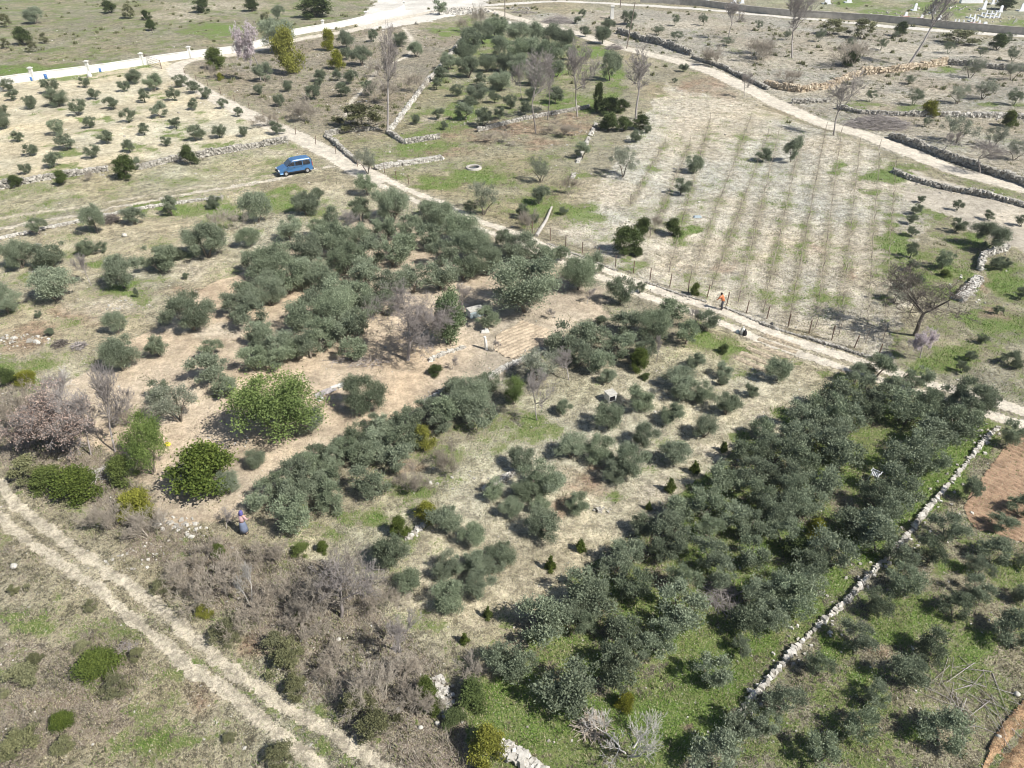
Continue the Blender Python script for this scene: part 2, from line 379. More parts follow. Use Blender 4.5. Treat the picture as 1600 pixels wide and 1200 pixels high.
GREEN = """22,218,12,5 58,182,10,4 92,174,8,3 118,240,22,6 70,228,26,6 150,212,26,7 232,237,24,6 200,228,14,5 275,210,30,7 318,182,18,6 248,190,10,5 214,173,14,4 168,184,12,4 145,163,12,3 340,225,36,7 105,268,24,8 25,275,18,8 290,197,14,4 200,199,10,4 130,190,14,5 245,150,14,4 380,190,12,5
430,315,42,18 350,335,30,10 270,330,30,12 200,455,40,10 150,415,20,8 60,430,20,6 230,475,20,10 30,570,40,12 60,590,30,10 300,650,40,6 340,625,30,5 285,405,30,8 220,330,20,10
660,235,40,12 690,210,35,14 720,175,24,10 760,60,30,10 930,80,30,8 880,160,30,10 960,130,16,30 930,170,30,10 850,110,30,12 700,50,30,10 740,275,40,10 700,285,60,8 840,320,20,12 900,330,30,12 700,195,10,8
1130,525,45,28 1090,500,20,10 1230,545,24,8 1270,570,36,10 1170,680,30,10 1220,640,26,14 1360,300,12,5 1300,265,10,6 1400,385,30,40 1430,330,26,14 1390,360,14,26 1480,440,40,20 1450,575,30,10 1520,380,20,12 1580,440,30,16 1550,500,40,20 1480,560,30,12 1100,745,30,6 940,770,30,8 860,680,40,14 1000,440,20,8 985,410,24,8 1070,360,16,8
880,1120,110,30 800,1080,40,30 980,1130,60,20 1060,1130,60,30 1250,960,40,12 1300,900,30,14 1350,850,24,24 1420,800,40,24 1470,750,40,24 1500,700,26,14 1370,640,24,10 1230,830,24,12 1300,740,30,8 1440,690,20,10 1120,1110,30,16 1380,990,30,12 1440,960,30,14 1300,1010,24,14 1490,900,30,10 1560,880,26,10 1530,1010,26,12 1350,1060,20,10 1430,1150,20,10 1540,700,20,8 1480,720,26,20 1530,680,24,16 560,810,40,10 640,770,40,14 500,840,40,10 820,660,50,14 1200,855,24,10 1090,830,20,10 1180,1010,30,14 1080,1060,30,14
1380,20,30,8 1460,10,40,10 1500,15,30,8 1590,40,30,8 1330,5,30,6 120,115,60,10 30,112,40,8 200,100,40,6 330,45,40,8 730,45,20,12 90,935,30,12 40,960,60,14 300,1050,40,8 260,1160,60,10 230,1100,30,10 1480,110,20,5 1340,165,30,6 1430,168,40,5 1560,165,40,5 1390,275,40,8 1450,292,30,6"""
RUST = """730,212,60,9 800,205,60,10 880,185,40,10 900,200,30,10 700,238,40,6 840,225,30,6 1110,130,26,8 1075,137,14,7 1135,148,20,8 30,540,24,10 110,490,30,9 150,495,20,8 290,455,40,7 50,520,30,7 900,757,34,16 1380,1015,20,7 870,790,20,8 1090,1135,14,8 940,730,20,6 1285,395,14,4 1130,410,18,5 400,1010,30,10 320,1090,30,20 75,1090,50,12 1330,420,10,4 1540,445,14,12 1560,490,30,14 210,780,18,8 640,725,24,7"""
PALE = """1150,160,50,14 1100,165,40,10 1080,190,24,20 960,300,60,12 900,350,40,10 1300,230,50,14 330,520,50,12 1600,350,60,12 680,185,20,5 950,585,30,8 30,920,10,4 170,480,60,12 300,420,50,14 1180,135,60,6 1240,145,40,4 1400,150,60,5 1320,140,40,6 1120,95,60,6 1060,40,60,6 1460,75,90,4 340,10,80,6 270,25,40,6 640,60,14,24 600,60,30,6 430,240,20,6 1170,640,20,14 1120,700,30,14 1020,770,40,16"""
def ell(s): return [tuple(float(a) for a in q.split(',')) for q in s.split()]
GREEN, RUST, PALE = ell(GREEN), ell(RUST), ell(PALE)
ROAD_A = [(780,12),(700,14),(640,26),(560,46),(470,62),(370,84),(305,94),(278,104),(276,116),(300,133),(345,158),(400,184),(455,210),(510,238),(550,262),(600,288),(680,322),(740,348),(800,369),(850,388),(900,408),(960,432),(1050,466),(1120,490),(1200,523),(1260,545),(1320,565),(1400,590),(1480,614),(1540,634),(1620,660),(1760,700)]
ROAD_B = [(700,14),(760,16),(800,27),(850,39),(900,51),(955,70),(1025,88),(1100,109),(1175,141),(1240,172),(1300,195),(1362,213),(1425,240),(1475,261),(1525,277),(1600,298),(1800,350)]
ROAD_C = [(700,12),(800,6),(900,4),(1000,8),(1100,15),(1200,25),(1300,32),(1400,41),(1500,49),(1600,57),(1900,84)]
RUT1 = [(-60,690),(0,755),(30,790),(110,852),(187,903),(225,928),(275,972),(325,1015),(362,1047),(400,1072),(450,1105),(500,1136),(550,1167),(620,1215)]
RUT2 = [(-60,770),(0,808),(50,846),(100,882),(150,915),(187,950),(225,978),(262,1012),(300,1045),(350,1080),(400,1118),(450,1160),(520,1215)]
TRK1 = [(-100,370),(0,356),(60,346),(150,334),(260,312),(340,297),(430,282),(480,268),(520,262)]
TRK2 = [(-100,352),(0,340),(60,332),(150,322),(260,302),(340,288),(430,274)]
PATH = [(630,45),(642,60),(645,75),(635,88),(615,97),(590,110),(570,135),(550,155),(540,180)]
LANE = [(1350,75),(1450,85),(1540,88),(1600,96),(1700,105)]
VROWS = [((985,318),(1040,222)),((1016,368),(1078,226)),((1046,420),(1109,189)),((1079,432),(1172,189)),((1112,446),(1199,213)),((1154,468),(1215,215)),((1193,482),(1250,225)),((1233,500),(1290,201)),((1274,510),(1314,207)),((1311,522),(1343,225)),((1352,535),(1374,228)),((1380,530),(1398,262))]
PATHS = [(smooth(W2(PATH)), .45, 'road'), (smooth(W2(LANE)), .9, 'lane')]
RUTS = [smooth(W2(p)) for p in (RUT1, RUT2, TRK1, TRK2)]
def offset(P, d):
    out = []
    for i, (x, y) in enumerate(P):
        x0, y0 = P[max(i-1, 0)]; x1, y1 = P[min(i+1, len(P)-1)]
        L = math.hypot(x1-x0, y1-y0) + 1e-9; out.append((x - (y1-y0)/L*d, y + (x1-x0)/L*d))
    return out
RA, RB, RC = smooth(W2(ROAD_A)), smooth(W2(ROAD_B)), smooth(W2(ROAD_C))
VR = [W2(r) for r in VROWS]

def ground_attrs(X, Y):
    jx = (fbm(X, Y, .35, 3) - .5) * 8 + (vn(X, Y, 1.9, 9) - .5) * 1.2; jy = (fbm(X, Y, .35, 31) - .5) * 8 + (vn(X, Y, 1.9, 19) - .5) * 1.2
    k = np.clip(depth(X, Y) / 70, .45, 1.2)
    U, V = proj(X + jx * .45 * k, Y + jy * .6 * k)
    base = np.tile(np.array(PAL['default']), (X.size, 1)); veg = np.full(X.size, .35); rg = np.full(X.size, .8); sc = np.full(X.size, .2)
    for P, c, v, r, s in REG:
        m = inpoly(U, V, P); base[m] = PAL[c]; veg[m] = v; rg[m] = r; sc[m] = s
    big = fbm(X, Y, .06, 77); med = fbm(X, Y, .23, 78)
    fine = fbm(X, Y, .62, 79, 3)
    base *= (1 + (med[:, None] - .5) * .55 + (big[:, None] - .5) * .25 + ((fine[:, None] - .5) * .5) * (rg[:, None] > .4))
    tint = np.clip((fbm(X, Y, .12, 80) - .5) * 3, -1, 1)[:, None] * (rg[:, None] > .4); base *= 1 + tint * np.array([.06, 0.0, -.07])
    veg += ((med - .5) * .5 + (fbm(X, Y, .5, 81, 3) - .5) * .45) * (veg > .1); sc += (fbm(X, Y, .15, 91) - .5) * .6 * (sc > .05)
    brk = np.clip((fbm(X, Y, .55, 85, 4) - .5) * 3.2 + .5, 0, 1)
    def blob(L, amp):
        w = np.zeros(X.size)
        for (u, v, ru, rv) in L:
            q = ((U - u) / (ru * 1.25)) ** 2 + ((V - v) / (rv * 1.4)) ** 2
            w = np.maximum(w, np.clip(1.15 - .85 * q, 0, 1))
        return w * amp * np.clip(.35 + 1.3 * brk, 0, 1)
    g = blob(GREEN, 1); veg = np.clip(veg + g * .45, 0, .92); sc = sc * (1 - g)
    r = blob(RUST, .85)[:, None]; base = base * (1 - r) + np.array(PAL['rust']) * r; veg *= 1 - r[:, 0] * .7
    p = blob(PALE, .65)[:, None]; base = base * (1 - p) + np.array((.62, .55, .44)) * p; veg *= 1 - p[:, 0] * .5; sc *= 1 - p[:, 0]
    nz = (fbm(X, Y, 1.1, 51) - .5)
    for a, b in VR:                                    # vine rows: brown litter under the trellis
        d = segdist(X, Y, [a, b]) + nz * .9
        w = np.clip(1.2 - d / .6, 0, .8)
        w = w * (.25 + 1.5 * (fbm(X, Y, .14, 61) - .3)); w = np.clip(w, 0, .7)[:, None]
        base = base * (1 - w) + np.array((.29, .25, .18)) * w; veg += w[:, 0] * .16
    for P, wd, c in PATHS:
        w = np.clip(1.4 - (segdist(X, Y, P) + nz * .5) / wd, 0, 1)[:, None]
        base = base * (1 - w) + np.array(PAL[c]) * w; veg *= 1 - w[:, 0]; sc *= 1 - w[:, 0]; rg *= 1 - .5 * w[:, 0]
    for P in RUTS:                                     # worn bare ground round the wheel tracks
        w = np.clip(.9 - (segdist(X, Y, P) + nz * .6) / .45, 0, .4)[:, None]
        base = base * (1 - w) + np.array(PAL['rut']) * w; veg *= 1 - w[:, 0]; sc *= 1 - w[:, 0]
    for P in (RA, RB):
        w = np.clip(1.6 - (segdist(X, Y, P) + nz * 1.4) / 1.4, 0, .45)[:, None]
        base = base * (1 - w) + np.array(PAL['rut']) * w; veg *= 1 - w[:, 0] * .8; sc *= 1 - w[:, 0]
    A = np.ones((X.size, 4)); A[:, :3] = np.clip(base, 0, 1)
    B = np.ones((X.size, 4)); B[:, 0] = np.clip(veg, 0, 1.2); B[:, 1] = np.clip(rg, 0, 1); B[:, 2] = np.clip(sc, 0, 1)
    return A, B
def axis(parts):
    out = []
    for a, b, s in parts: out += list(np.arange(a, b, s))
    return np.array(out + [parts[-1][1]])
def grid_mesh(name, xs, ys, mat, keep=None, lift=0.0, zfun=None, attr=None):
    X, Y = np.meshgrid(xs, ys); nx, ny = len(xs), len(ys)
    x, y = X.ravel(), Y.ravel(); z = hgt(x, y) + lift
    if zfun is not None: z = z + zfun(x, y)
    i = np.arange(nx * ny).reshape(ny, nx)
    Q = np.stack([i[:-1, :-1], i[:-1, 1:], i[1:, 1:], i[1:, :-1]], -1).reshape(-1, 4)
    if keep is not None:
        cx = x[Q].mean(1); cy = y[Q].mean(1); Q = Q[keep(cx, cy)]
        used = np.unique(Q); mp = np.full(nx * ny, -1); mp[used] = np.arange(len(used)); Q = mp[Q]
        x, y, z = x[used], y[used], z[used]
    A, B = (attr or ground_attrs)(x, y)
    return np_mesh(name, np.stack([x, y, z], 1), Q, mat, attrs={'base': ('FLOAT_COLOR', 'POINT', A), 'mask': ('FLOAT_COLOR', 'POINT', B)}, smooth_sh=True)
xs = axis([(-1500, -400, 100), (-400, -180, 8), (-180, -100, 1.2), (-100, -48, .55), (-48, 48, .27), (48, 100, .55), (100, 180, 1.2), (180, 400, 8), (400, 1500, 100)])
ys = axis([(-60, 12, 6), (12, 62, .24), (62, 130, .42), (130, 262, .9), (262, 500, 10), (500, 3000, 125)])
g = link('ground', grid_mesh('ground', xs, ys, M['ground'])); tag(g, kind='structure')

# ------------------------------------------------------------------ roads and wheel tracks: thin sheets with ragged edges
def sheet(name, P, halfw, colour, ruts=None, step=.25, rough=.35, lift=.02, veg=0.0, jag=.35, gaps=0, jf=.9):
    xa = min(p[0] for p in P) - 4; xb = max(p[0] for p in P) + 4; ya = max(14, min(p[1] for p in P) - 4); yb = max(p[1] for p in P) + 4
    xa, xb = max(xa, -160), min(xb, 170); yb = min(yb, 262)
    allQ = []
    def keep(x, y):
        n = (fbm(x, y, jf, 41, 4) - .5) * 2 * jag
        near = segdist(x, y, P) < halfw + 2
        r = np.zeros(x.size, bool); q = near.nonzero()[0]
        xx, yy, nn = x[q], y[q], n[q]
        if ruts is None: ok = segdist(xx, yy, P) + nn < halfw
        else:
            ok = np.zeros(xx.size, bool)
            for R, hw in ruts: ok |= segdist(xx, yy, R) + nn < hw
        if gaps: ok &= fbm(xx, yy, .5, 43, 3) > gaps
        r[q] = ok; return r
    def attr(x, y):
        A, B = ground_attrs(x, y); c = np.array(PAL[colour])
        A[:, :3] = c * (1 + (fbm(x, y, .8, 44)[:, None] - .5) * .3)
        B[:, 0] = veg; B[:, 1] = rough; B[:, 2] = 0
        return A, B
    # tile the strip so the grid stays small
    me = grid_mesh(name, np.arange(xa, xb, step), np.arange(ya, yb, step), M['ground'], keep, lift, None, attr)
    o = link(name, me); tag(o, kind='structure'); return o
def cut(P, a, b): return P[int(len(P) * a):int(len(P) * b) + 1]
iA = lambda k: k * 6
far = RA[:iA(15)]; near = RA[iA(14):]
sheet('dirt_road', far, 1.5, 'road', step=.35)
sheet('dirt_road', near, 1.5, 'road', ruts=[(offset(near, .85), .55), (offset(near, -.8), .5), ], step=.2, jag=.3)
sheet('gravel_road', RB, 1.7, 'road', step=.35, jag=.4)
sheet('cemetery_road', RC, 1.8, 'white', step=.5, rough=.2)
sheet('wheel_track', RUTS[0], .29, 'rut', step=.09, jag=.30, gaps=.13, rough=.6, jf=1.5)
sheet('wheel_track', RUTS[1], .29, 'rut', step=.09, jag=.30, gaps=.13, rough=.6, jf=1.5)
sheet('wheel_track', RUTS[2], .5, 'road', step=.22, jag=.5, gaps=.33, rough=.6)
sheet('wheel_track', RUTS[3], .35, 'rut', step=.22, jag=.45, gaps=.36, rough=.7)

# tilled plots with real furrows
def plot(name, P, colour, ang, pitch, amp, step=.1, lift=.05, rough=.4, curve=0):
    wp = W2(P); xa = min(p[0] for p in wp); xb = max(p[0] for p in wp); ya = min(p[1] for p in wp); yb = max(p[1] for p in wp)
    def keep(x, y):
        n = (fbm(x, y, .7, 47, 3) - .5) * 1.0
        return inpoly(x + n, y + n * .7, wp)
    ca, sa = math.cos(ang), math.sin(ang)
    def zf(x, y):
        t = -x * sa + y * ca + (fbm(x, y, .25, 5) - .5) * .7 + curve * (x * ca + y * sa) ** 2
        return amp * np.sin(t / pitch * 2 * math.pi) + (vn(x, y, 5, 8) - .5) * amp
    def attr(x, y):
        A, B = ground_attrs(x, y); A[:, :3] = np.array(PAL[colour]) * (1 + (fbm(x, y, .6, 44)[:, None] - .5) * .35)
        B[:, 0] = 0; B[:, 1] = rough; B[:, 2] = 0.0; return A, B
    o = link(name, grid_mesh(name, np.arange(xa, xb, step), np.arange(ya, yb, step), M['ground'], keep, lift, zf, attr)); tag(o, kind='structure'); return o
def ang(a, b):
    (x0, y0), (x1, y1) = at(*a), at(*b); return math.atan2(y1 - y0, x1 - x0)
plot('tilled_field', [(1700,640),(1612,668),(1585,682),(1548,728),(1500,800),(1522,828),(1600,850),(1720,870)], 'tilled', ang((1520,790),(1600,830)), .42, .045)
plot('tilled_field', [(775,525),(820,500),(860,515),(850,545),(800,560),(770,548)], 'tan', ang((780,548),(850,520)), .4, .04)

plot('bare_soil_strip', [(1640,1075),(1597,1098),(1570,1128),(1548,1160),(1522,1230),(1660,1230)], 'soilstrip', ang((1545,1180),(1600,1105)), .9, .07, rough=.8)
# ------------------------------------------------------------------ ground cover one could not count
def scatter_pts(n, xr, yr, seed, prob):
    r = np.random.RandomState(seed)
    # uniform over the ground wedge the photograph could see
    y = r.uniform(*yr, n); x = r.uniform(-1, 1, n) * (y * .80 + 16) * xr
    k = prob(x, y, r.rand(n)); return x[k], y[k], r
def blades(name, mat, x, y, r, h0, h1, spread, nb, w, seedtone=None):
    n = len(x); hs = r.uniform(h0, h1, n) * np.clip(.85 + depth(x, y) / 300, .9, 1.4)
    V = []; tone = []
    z = hgt(x, y)
    for b in range(nb):
        a = r.uniform(0, 2 * np.pi, n); lean = r.uniform(.1, 1.0, n) * spread; hh = hs * r.uniform(.6, 1, n)
        ox, oy = r.normal(0, .07, n) * spread * 3, r.normal(0, .07, n) * spread * 3
        wx, wy = -np.sin(a) * w * hs, np.cos(a) * w * hs
        p0 = np.stack([x + ox + wx, y + oy + wy, z - .02], 1); p1 = np.stack([x + ox - wx, y + oy - wy, z - .02], 1)
        p2 = np.stack([x + ox + np.cos(a) * lean * hh, y + oy + np.sin(a) * lean * hh, z + hh], 1)
        V.append(np.stack([p0, p1, p2], 1)); t = r.rand(n) * .7 + .3 * (r.rand(n)); tone.append(np.repeat(t, 3))
    V = np.concatenate(V).reshape(-1, 3)
    T = np.arange(len(V)).reshape(-1, 3)
    me = np_mesh(name, V, np.zeros((0, 4)), mat, T, {'tone': ('FLOAT', 'POINT', np.concatenate(tone))})
    return tag(link(name, me), kind='stuff')
def gmask(x, y): A, B = ground_attrs(x, y); return A, B
onroad = lambda x, y: (segdist(x, y, near) < 1.7) | (segdist(x, y, far) < 1.9) | (segdist(x, y, RB) < 2) | (segdist(x, y, RUTS[0]) < .3) | (segdist(x, y, RUTS[1]) < .3)
def pg(x, y, u):
    A, B = gmask(x, y); d = np.clip(60 / depth(x, y), .25, 1)
    return (u < np.clip((B[:, 0] - .42) * 2.2, 0, 1) * d) & ~onroad(x, y)
def pd(x, y, u):
    A, B = gmask(x, y); d = np.clip(55 / depth(x, y), .25, 1)
    return (u < np.clip(B[:, 1] - .25, 0, 1) * (1 - .5 * np.clip(B[:, 2], 0, 1)) * d) & ~onroad(x, y)
x, y, r = scatter_pts(260000, 1, (15, 150), 11, pg); blades('green_grass', M['grass'], x, y, r, .07, .19, .9, 5, .16)
x, y, r = scatter_pts(520000, 1, (15, 130), 12, pd); blades('dry_grass', M['dry'], x, y, r, .05, .16, 1.0, 4, .11)
def pw(x, y, u):
    A, B = gmask(x, y); d = np.clip(50 / depth(x, y), .3, 1)
    return (u < .45 * np.clip(B[:, 1] - .2, 0, 1) * d * np.clip(fbm(x, y, .5, 83) * 2.6 - .8, 0, 1)) & ~onroad(x, y)
x, y, r = scatter_pts(160000, 1, (15, 170), 17, pw); blades('low_weeds', M['scrub'], x, y, r, .05, .15, 1.3, 9, .2)
def psc(x, y, u):
    A, B = gmask(x, y); return (u < np.clip((B[:, 2] - .3), 0, 1) * 1.0) & ~onroad(x, y)
x, y, r = scatter_pts(130000, 1, (15, 200), 13, psc); blades('thorn_undergrowth', M['purple'], x, y, r, .15, .42, .8, 7, .03)
x, y, r = scatter_pts(75000, 1, (15, 200), 14, psc); blades('scrub_undergrowth', M['scrub'], x, y, r, .10, .32, .9, 14, .13)

def pfar(x, y, u):
    A, B = gmask(x, y); return (u < np.clip(B[:, 2] * 1.5 + .1, 0, 1) * np.clip(fbm(x, y, .09, 87) * 3 - 1.1, 0, 1)) & ~onroad(x, y)
x, y, r = scatter_pts(3200, 1, (110, 245), 18, pfar); blades('distant_scrub', M['scrub'], x, y, r, .2, .6, .9, 26, .16)
x, y, r = scatter_pts(26000, 1, (15, 75), 19, lambda x, y, u: psc(x, y, u) & (fbm(x, y, .3, 88) > .45)); blades('bramble_thicket', M['purple'], x, y, r, .35, .95, .7, 14, .014)
CUBE = np.array([(-1,-1,-1),(1,-1,-1),(1,1,-1),(-1,1,-1),(-1,-1,1),(1,-1,1),(1,1,1),(-1,1,1)], float)
CQ = np.array([(3,2,1,0),(4,5,6,7),(0,1,5,4),(1,2,6,5),(2,3,7,6),(3,0,4,7)])
def rocks(name, x, y, z, s, r, mat, parent=None, flat=.7):
    n = len(x); V = CUBE[None] * .5 * (1 + r.uniform(-.38, .38, (n, 8, 3)))
    V[:, 4:, :2] *= r.uniform(.5, .95, (n, 1, 1))
    V *= s[:, None, None] * np.stack([r.uniform(.7, 1.3, n), r.uniform(.7, 1.3, n), r.uniform(.6, 1.1, n) * flat], 1)[:, None]
    a = r.uniform(0, 6.28, n); c, d = np.cos(a)[:, None], np.sin(a)[:, None]
    X = V[..., 0] * c - V[..., 1] * d; Y = V[..., 0] * d + V[..., 1] * c
    V = np.stack([X + x[:, None], Y + y[:, None], V[..., 2] + z[:, None]], -1).reshape(-1, 3)
    Q = (CQ[None] + np.arange(n)[:, None, None] * 8).reshape(-1, 4)
    return link(name, np_mesh(name, V, Q, mat, attrs={'tone': ('FLOAT', 'POINT', np.repeat(r.rand(n), 8))}), parent)
def pst(x, y, u):
    A, B = gmask(x, y); c = fbm(x, y, .18, 71)
    return (u < (.03 + .5 * np.clip(c - .62, 0, 1) * 4) * B[:, 1]) & ~onroad(x, y)
x, y, r = scatter_pts(150000, 1, (15, 190), 15, pst)
s = r.uniform(.03, .12, len(x)) * np.clip(depth(x, y) / 60, .9, 1.8) * np.where(r.rand(len(x)) > .96, 1.8, 1)
tag(rocks('loose_stones', x, y, hgt(x, y) + s * .1, s, r, M['white_stone']), kind='stuff')
# ================================================================== PLANTS
def leaf_quads(P, D, L, Wd, r):
    n = len(P); D = D / (np.linalg.norm(D, axis=1, keepdims=True) + 1e-9)
    A = r.normal(size=(n, 3)); S = np.cross(D, A); S /= np.linalg.norm(S, axis=1, keepdims=True) + 1e-9
    L = L[:, None]; Wd = Wd[:, None]
    V = np.stack([P - D * L * .5, P + S * Wd - D * L * .05, P + D * L * .5, P - S * Wd - D * L * .05], 1)
    return V.reshape(-1, 3), np.arange(n * 4).reshape(n, 4)
def crown_mesh(name, seed, mat, n=7000, lobes=20, size=.05, asp=.26, shape='round', spread=.30, lr=(.11, .2), up=.45, gap=.0, zlo=.10, droop=0):
    r = np.random.RandomState(seed); C = []; R = []
    for i in range(lobes):
        t = r.uniform(0, 2 * np.pi); cz = r.uniform(-1, 1)
        if shape == 'cone':
            z = r.uniform(.05, .92) ** 1.15; rad = (1 - z) * .34 * math.sqrt(r.rand()) + .01; c = (math.cos(t) * rad, math.sin(t) * rad, z); q = .07 + .13 * (1 - z)
        elif shape == 'dome':
            h = r.rand() ** .8; rad = math.sqrt(max(0, 1 - h * h)) * .38 * r.uniform(.3, 1); c = (math.cos(t) * rad, math.sin(t) * rad, h * .72 + .08); q = r.uniform(*lr)
        else:
            k = r.uniform(.45, 1.0); rad = math.sqrt(1 - cz * cz) * spread * 1.15 * k; c = (math.cos(t) * rad, math.sin(t) * rad, (.47 + cz * .36 * k) if zlo < .1 else (.54 + cz * .30 * k)); q = r.uniform(*lr)
        C.append(c); R.append(q)
    C = np.array(C); R = np.array(R)
    if shape != 'cone':                                 # uneven plan: one side fuller than the other
        C[:, 0] *= r.uniform(.85, 1.1); C[:, 1] *= r.uniform(.85, 1.1); C[:, :2] += (r.rand(2) - .5) * .05
    pr = R ** 2; pr /= pr.sum(); li = r.choice(lobes, n, p=pr)
    d = r.normal(size=(n, 3)); d[:, 2] += .25; d /= np.linalg.norm(d, axis=1, keepdims=True)
    P = C[li] + d * (R[li] * (r.uniform(.2, 1.08, n) ** .7) * (1 + .38 * np.sin(d[:, 0] * 7 + li) * np.cos(d[:, 1] * 6 + d[:, 2] * 6 + li)))[:, None]
    shoots = r.rand(n) > .86                            # straggling shoots beyond the clump
    P[shoots] += d[shoots] * r.uniform(.02, .09, (shoots.sum(), 1)) + np.array([0, 0, .02])
    P[:, 2] = np.where(P[:, 2] < zlo, zlo + r.rand(n) * .1, P[:, 2])
    D = d * .6 + r.normal(size=(n, 3)) * .55 + np.array([0, 0, up - droop])
    L = size * r.uniform(.6, 1.4, n)
    V, Q = leaf_quads(P, D, L, L * asp, r)
    m = np.abs(V[:, :2]).max(); V[:, :2] *= .5 / max(np.percentile(np.abs(V[:, :2]), 99.3), .01); V[:, 2] *= 1.0 / np.percentile(V[:, 2], 99.5)
    tone = np.clip(.35 * r.rand(lobes)[li] + .65 * r.rand(n) ** 1.2, 0, 1)
    return np_mesh(name, V, Q, mat, attrs={'tone': ('FLOAT', 'POINT', np.repeat(tone, 4))})
def seg_mesh(name, S, mat, r, sides=3):
    S = np.array(S); p0, p1, r0, r1 = S[:, :3], S[:, 3:6], S[:, 6], S[:, 7]
    d = p1 - p0; d /= np.linalg.norm(d, axis=1, keepdims=True) + 1e-9
    a = np.cross(d, np.where(np.abs(d[:, 2:3]) > .9, [[1., 0, 0]], [[0, 0, 1.]])); a /= np.linalg.norm(a, axis=1, keepdims=True) + 1e-9
    b = np.cross(d, a); V = []
    for p, q in ((p0, r0), (p1, r1)):
        for k in range(sides):
            t = 2 * math.pi * k / sides; V.append(p + (a * math.cos(t) + b * math.sin(t)) * q[:, None])
    V = np.stack(V, 1).reshape(-1, 3); n = len(S)
    Q = np.array([(k, (k + 1) % sides, sides + (k + 1) % sides, sides + k) for k in range(sides)])
    Q = (Q[None] + np.arange(n)[:, None, None] * sides * 2).reshape(-1, 4)
    tone = np.repeat(np.clip(r.rand(n), 0, 1), sides * 2)
    return np_mesh(name, V, Q, mat, attrs={'tone': ('FLOAT', 'POINT', tone)}, smooth_sh=True)
def branching(seed, stems=1, levels=5, trunk=.28, r0=.028, spread=.55, kids=(3, 5), decay=.66, upb=.25, lean=0, base_spread=0, wig=.12, twig=.0022):
    r = np.random.RandomState(seed); T, B = [], []
    tips = []
    def grow(p, d, L, rad, lv):
        n = 3 if lv < 3 else 2; q = p
        for i in range(n):
            d = d + r.normal(size=3) * wig + np.array([0, 0, .04]); d /= np.linalg.norm(d)
            e = q + d * L / n; ra = rad * (1 - .35 * i / n); rb = rad * (1 - .35 * (i + 1) / n)
            (T if lv <= 1 else B).append((*q, *e, max(ra, twig), max(rb, twig * .8))); q = e
            if lv >= 1 and i < n - 1 and lv < levels:
                for _ in range(1 if r.rand() < .75 else 2):
                    s = d + r.normal(size=3) * spread * 1.2; s[2] += upb * .5; s /= np.linalg.norm(s)
                    grow(q, s, L * decay * r.uniform(.6, 1), rb * .55, lv + 1)
        if lv < levels:
            for _ in range(r.randint(*kids)):
                s = d + r.normal(size=3) * spread; s[2] += upb; s /= np.linalg.norm(s)
                grow(q, s, L * decay * r.uniform(.7, 1.15), rb * .68, lv + 1)
        else: tips.append(q)
    for k in range(stems):
        a = r.uniform(0, 6.28); b = base_spread * r.uniform(.3, 1)
        grow(np.array([math.cos(a) * b * .1, math.sin(a) * b * .1, -.01]), np.array([math.cos(a) * b + lean, math.sin(a) * b, 1.0]), trunk * r.uniform(.8, 1.1), r0 / (stems ** .4), 0)
    T = np.array(T); B = np.array(B); allp = np.concatenate([T[:, 3:6], B[:, 3:6]])
    w = np.percentile(np.abs(allp[:, :2]), 98) * 2; h = np.percentile(allp[:, 2], 99)
    for A in (T, B):
        A[:, [0, 1, 3, 4]] /= w; A[:, [2, 5]] /= h
    tips = np.array(tips) / np.array([w, w, h])
    return T, B, tips, r
def trunk_mesh(name, seed, stems=3, top=.5, r0=.045, base=.0, splay=.2, mat='bark'):
    r = np.random.RandomState(seed); S = []
    for k in range(stems):
        a = 2 * math.pi * k / stems + r.uniform(-.5, .5); p = np.array([math.cos(a) * base, math.sin(a) * base, -.03]); d = np.array([math.cos(a) * splay, math.sin(a) * splay, 1.0])
        rad = r0
        for i in range(5):
            e = p + d / np.linalg.norm(d) * (top / 5) * r.uniform(.9, 1.1); S.append((*p, *e, rad, rad * .84)); 
            if i >= 2:
                for _ in range(2):
                    s = d + r.normal(size=3) * .6; s /= np.linalg.norm(s); f = e + s * top * .45; S.append((*e, *f, rad * .45, rad * .15))
            p = e; rad *= .84; d = d + r.normal(size=3) * .18 + np.array([math.cos(a), math.sin(a), 0]) * .10
    return seg_mesh(name, S, M[mat] if isinstance(mat, str) else mat, r, 6)

KIND = {}
KIND['olive'] = [(trunk_mesh('trunk', 100 + i, 1 + i % 3, .55, .038 - .004 * (i % 3), .02, .22), crown_mesh('crown', i, M['olive'], 23000, 25 + 4 * (i % 4), .024 + .002 * (i % 3), .22, spread=.33 + .02 * (i % 3), lr=(.05, .165), up=.5, zlo=.03)) for i in range(12)]
KIND['olive_small'] = [(trunk_mesh('trunk', 140 + i, 1 + i % 2, .5, .035, .01, .25), crown_mesh('crown', 40 + i, M['olive'], 7000, 20 + i, .038, .22, spread=.32, lr=(.06, .14), up=1.0, zlo=.03)) for i in range(7)]
KIND['olive_round'] = [(trunk_mesh('trunk', 250 + i, 1 + i % 3, .5, .034, .01, .22), crown_mesh('crown', 170 + i, M['olive'], 13000, 20 + 2 * i, .032, .22, spread=.31, lr=(.06, .16), up=.6, zlo=.03)) for i in range(6)]
KIND['olive_open'] = [(trunk_mesh('trunk', 160 + i, 2 + i % 2, .62, .024, .02, .42), crown_mesh('crown', 60 + i, M['olive_open'], 7000, 24 + i, .026, .22, spread=.34, lr=(.06, .12), up=.4, zlo=.22)) for i in range(6)]
KIND['dark'] = [(trunk_mesh('trunk', 180 + i, 3, .4, .03, .02, .3), crown_mesh('crown', 80 + i, M['dark'], 9000, 26 + i, .034, .36, 'dome', lr=(.07, .17), up=.2, zlo=.01)) for i in range(4)]
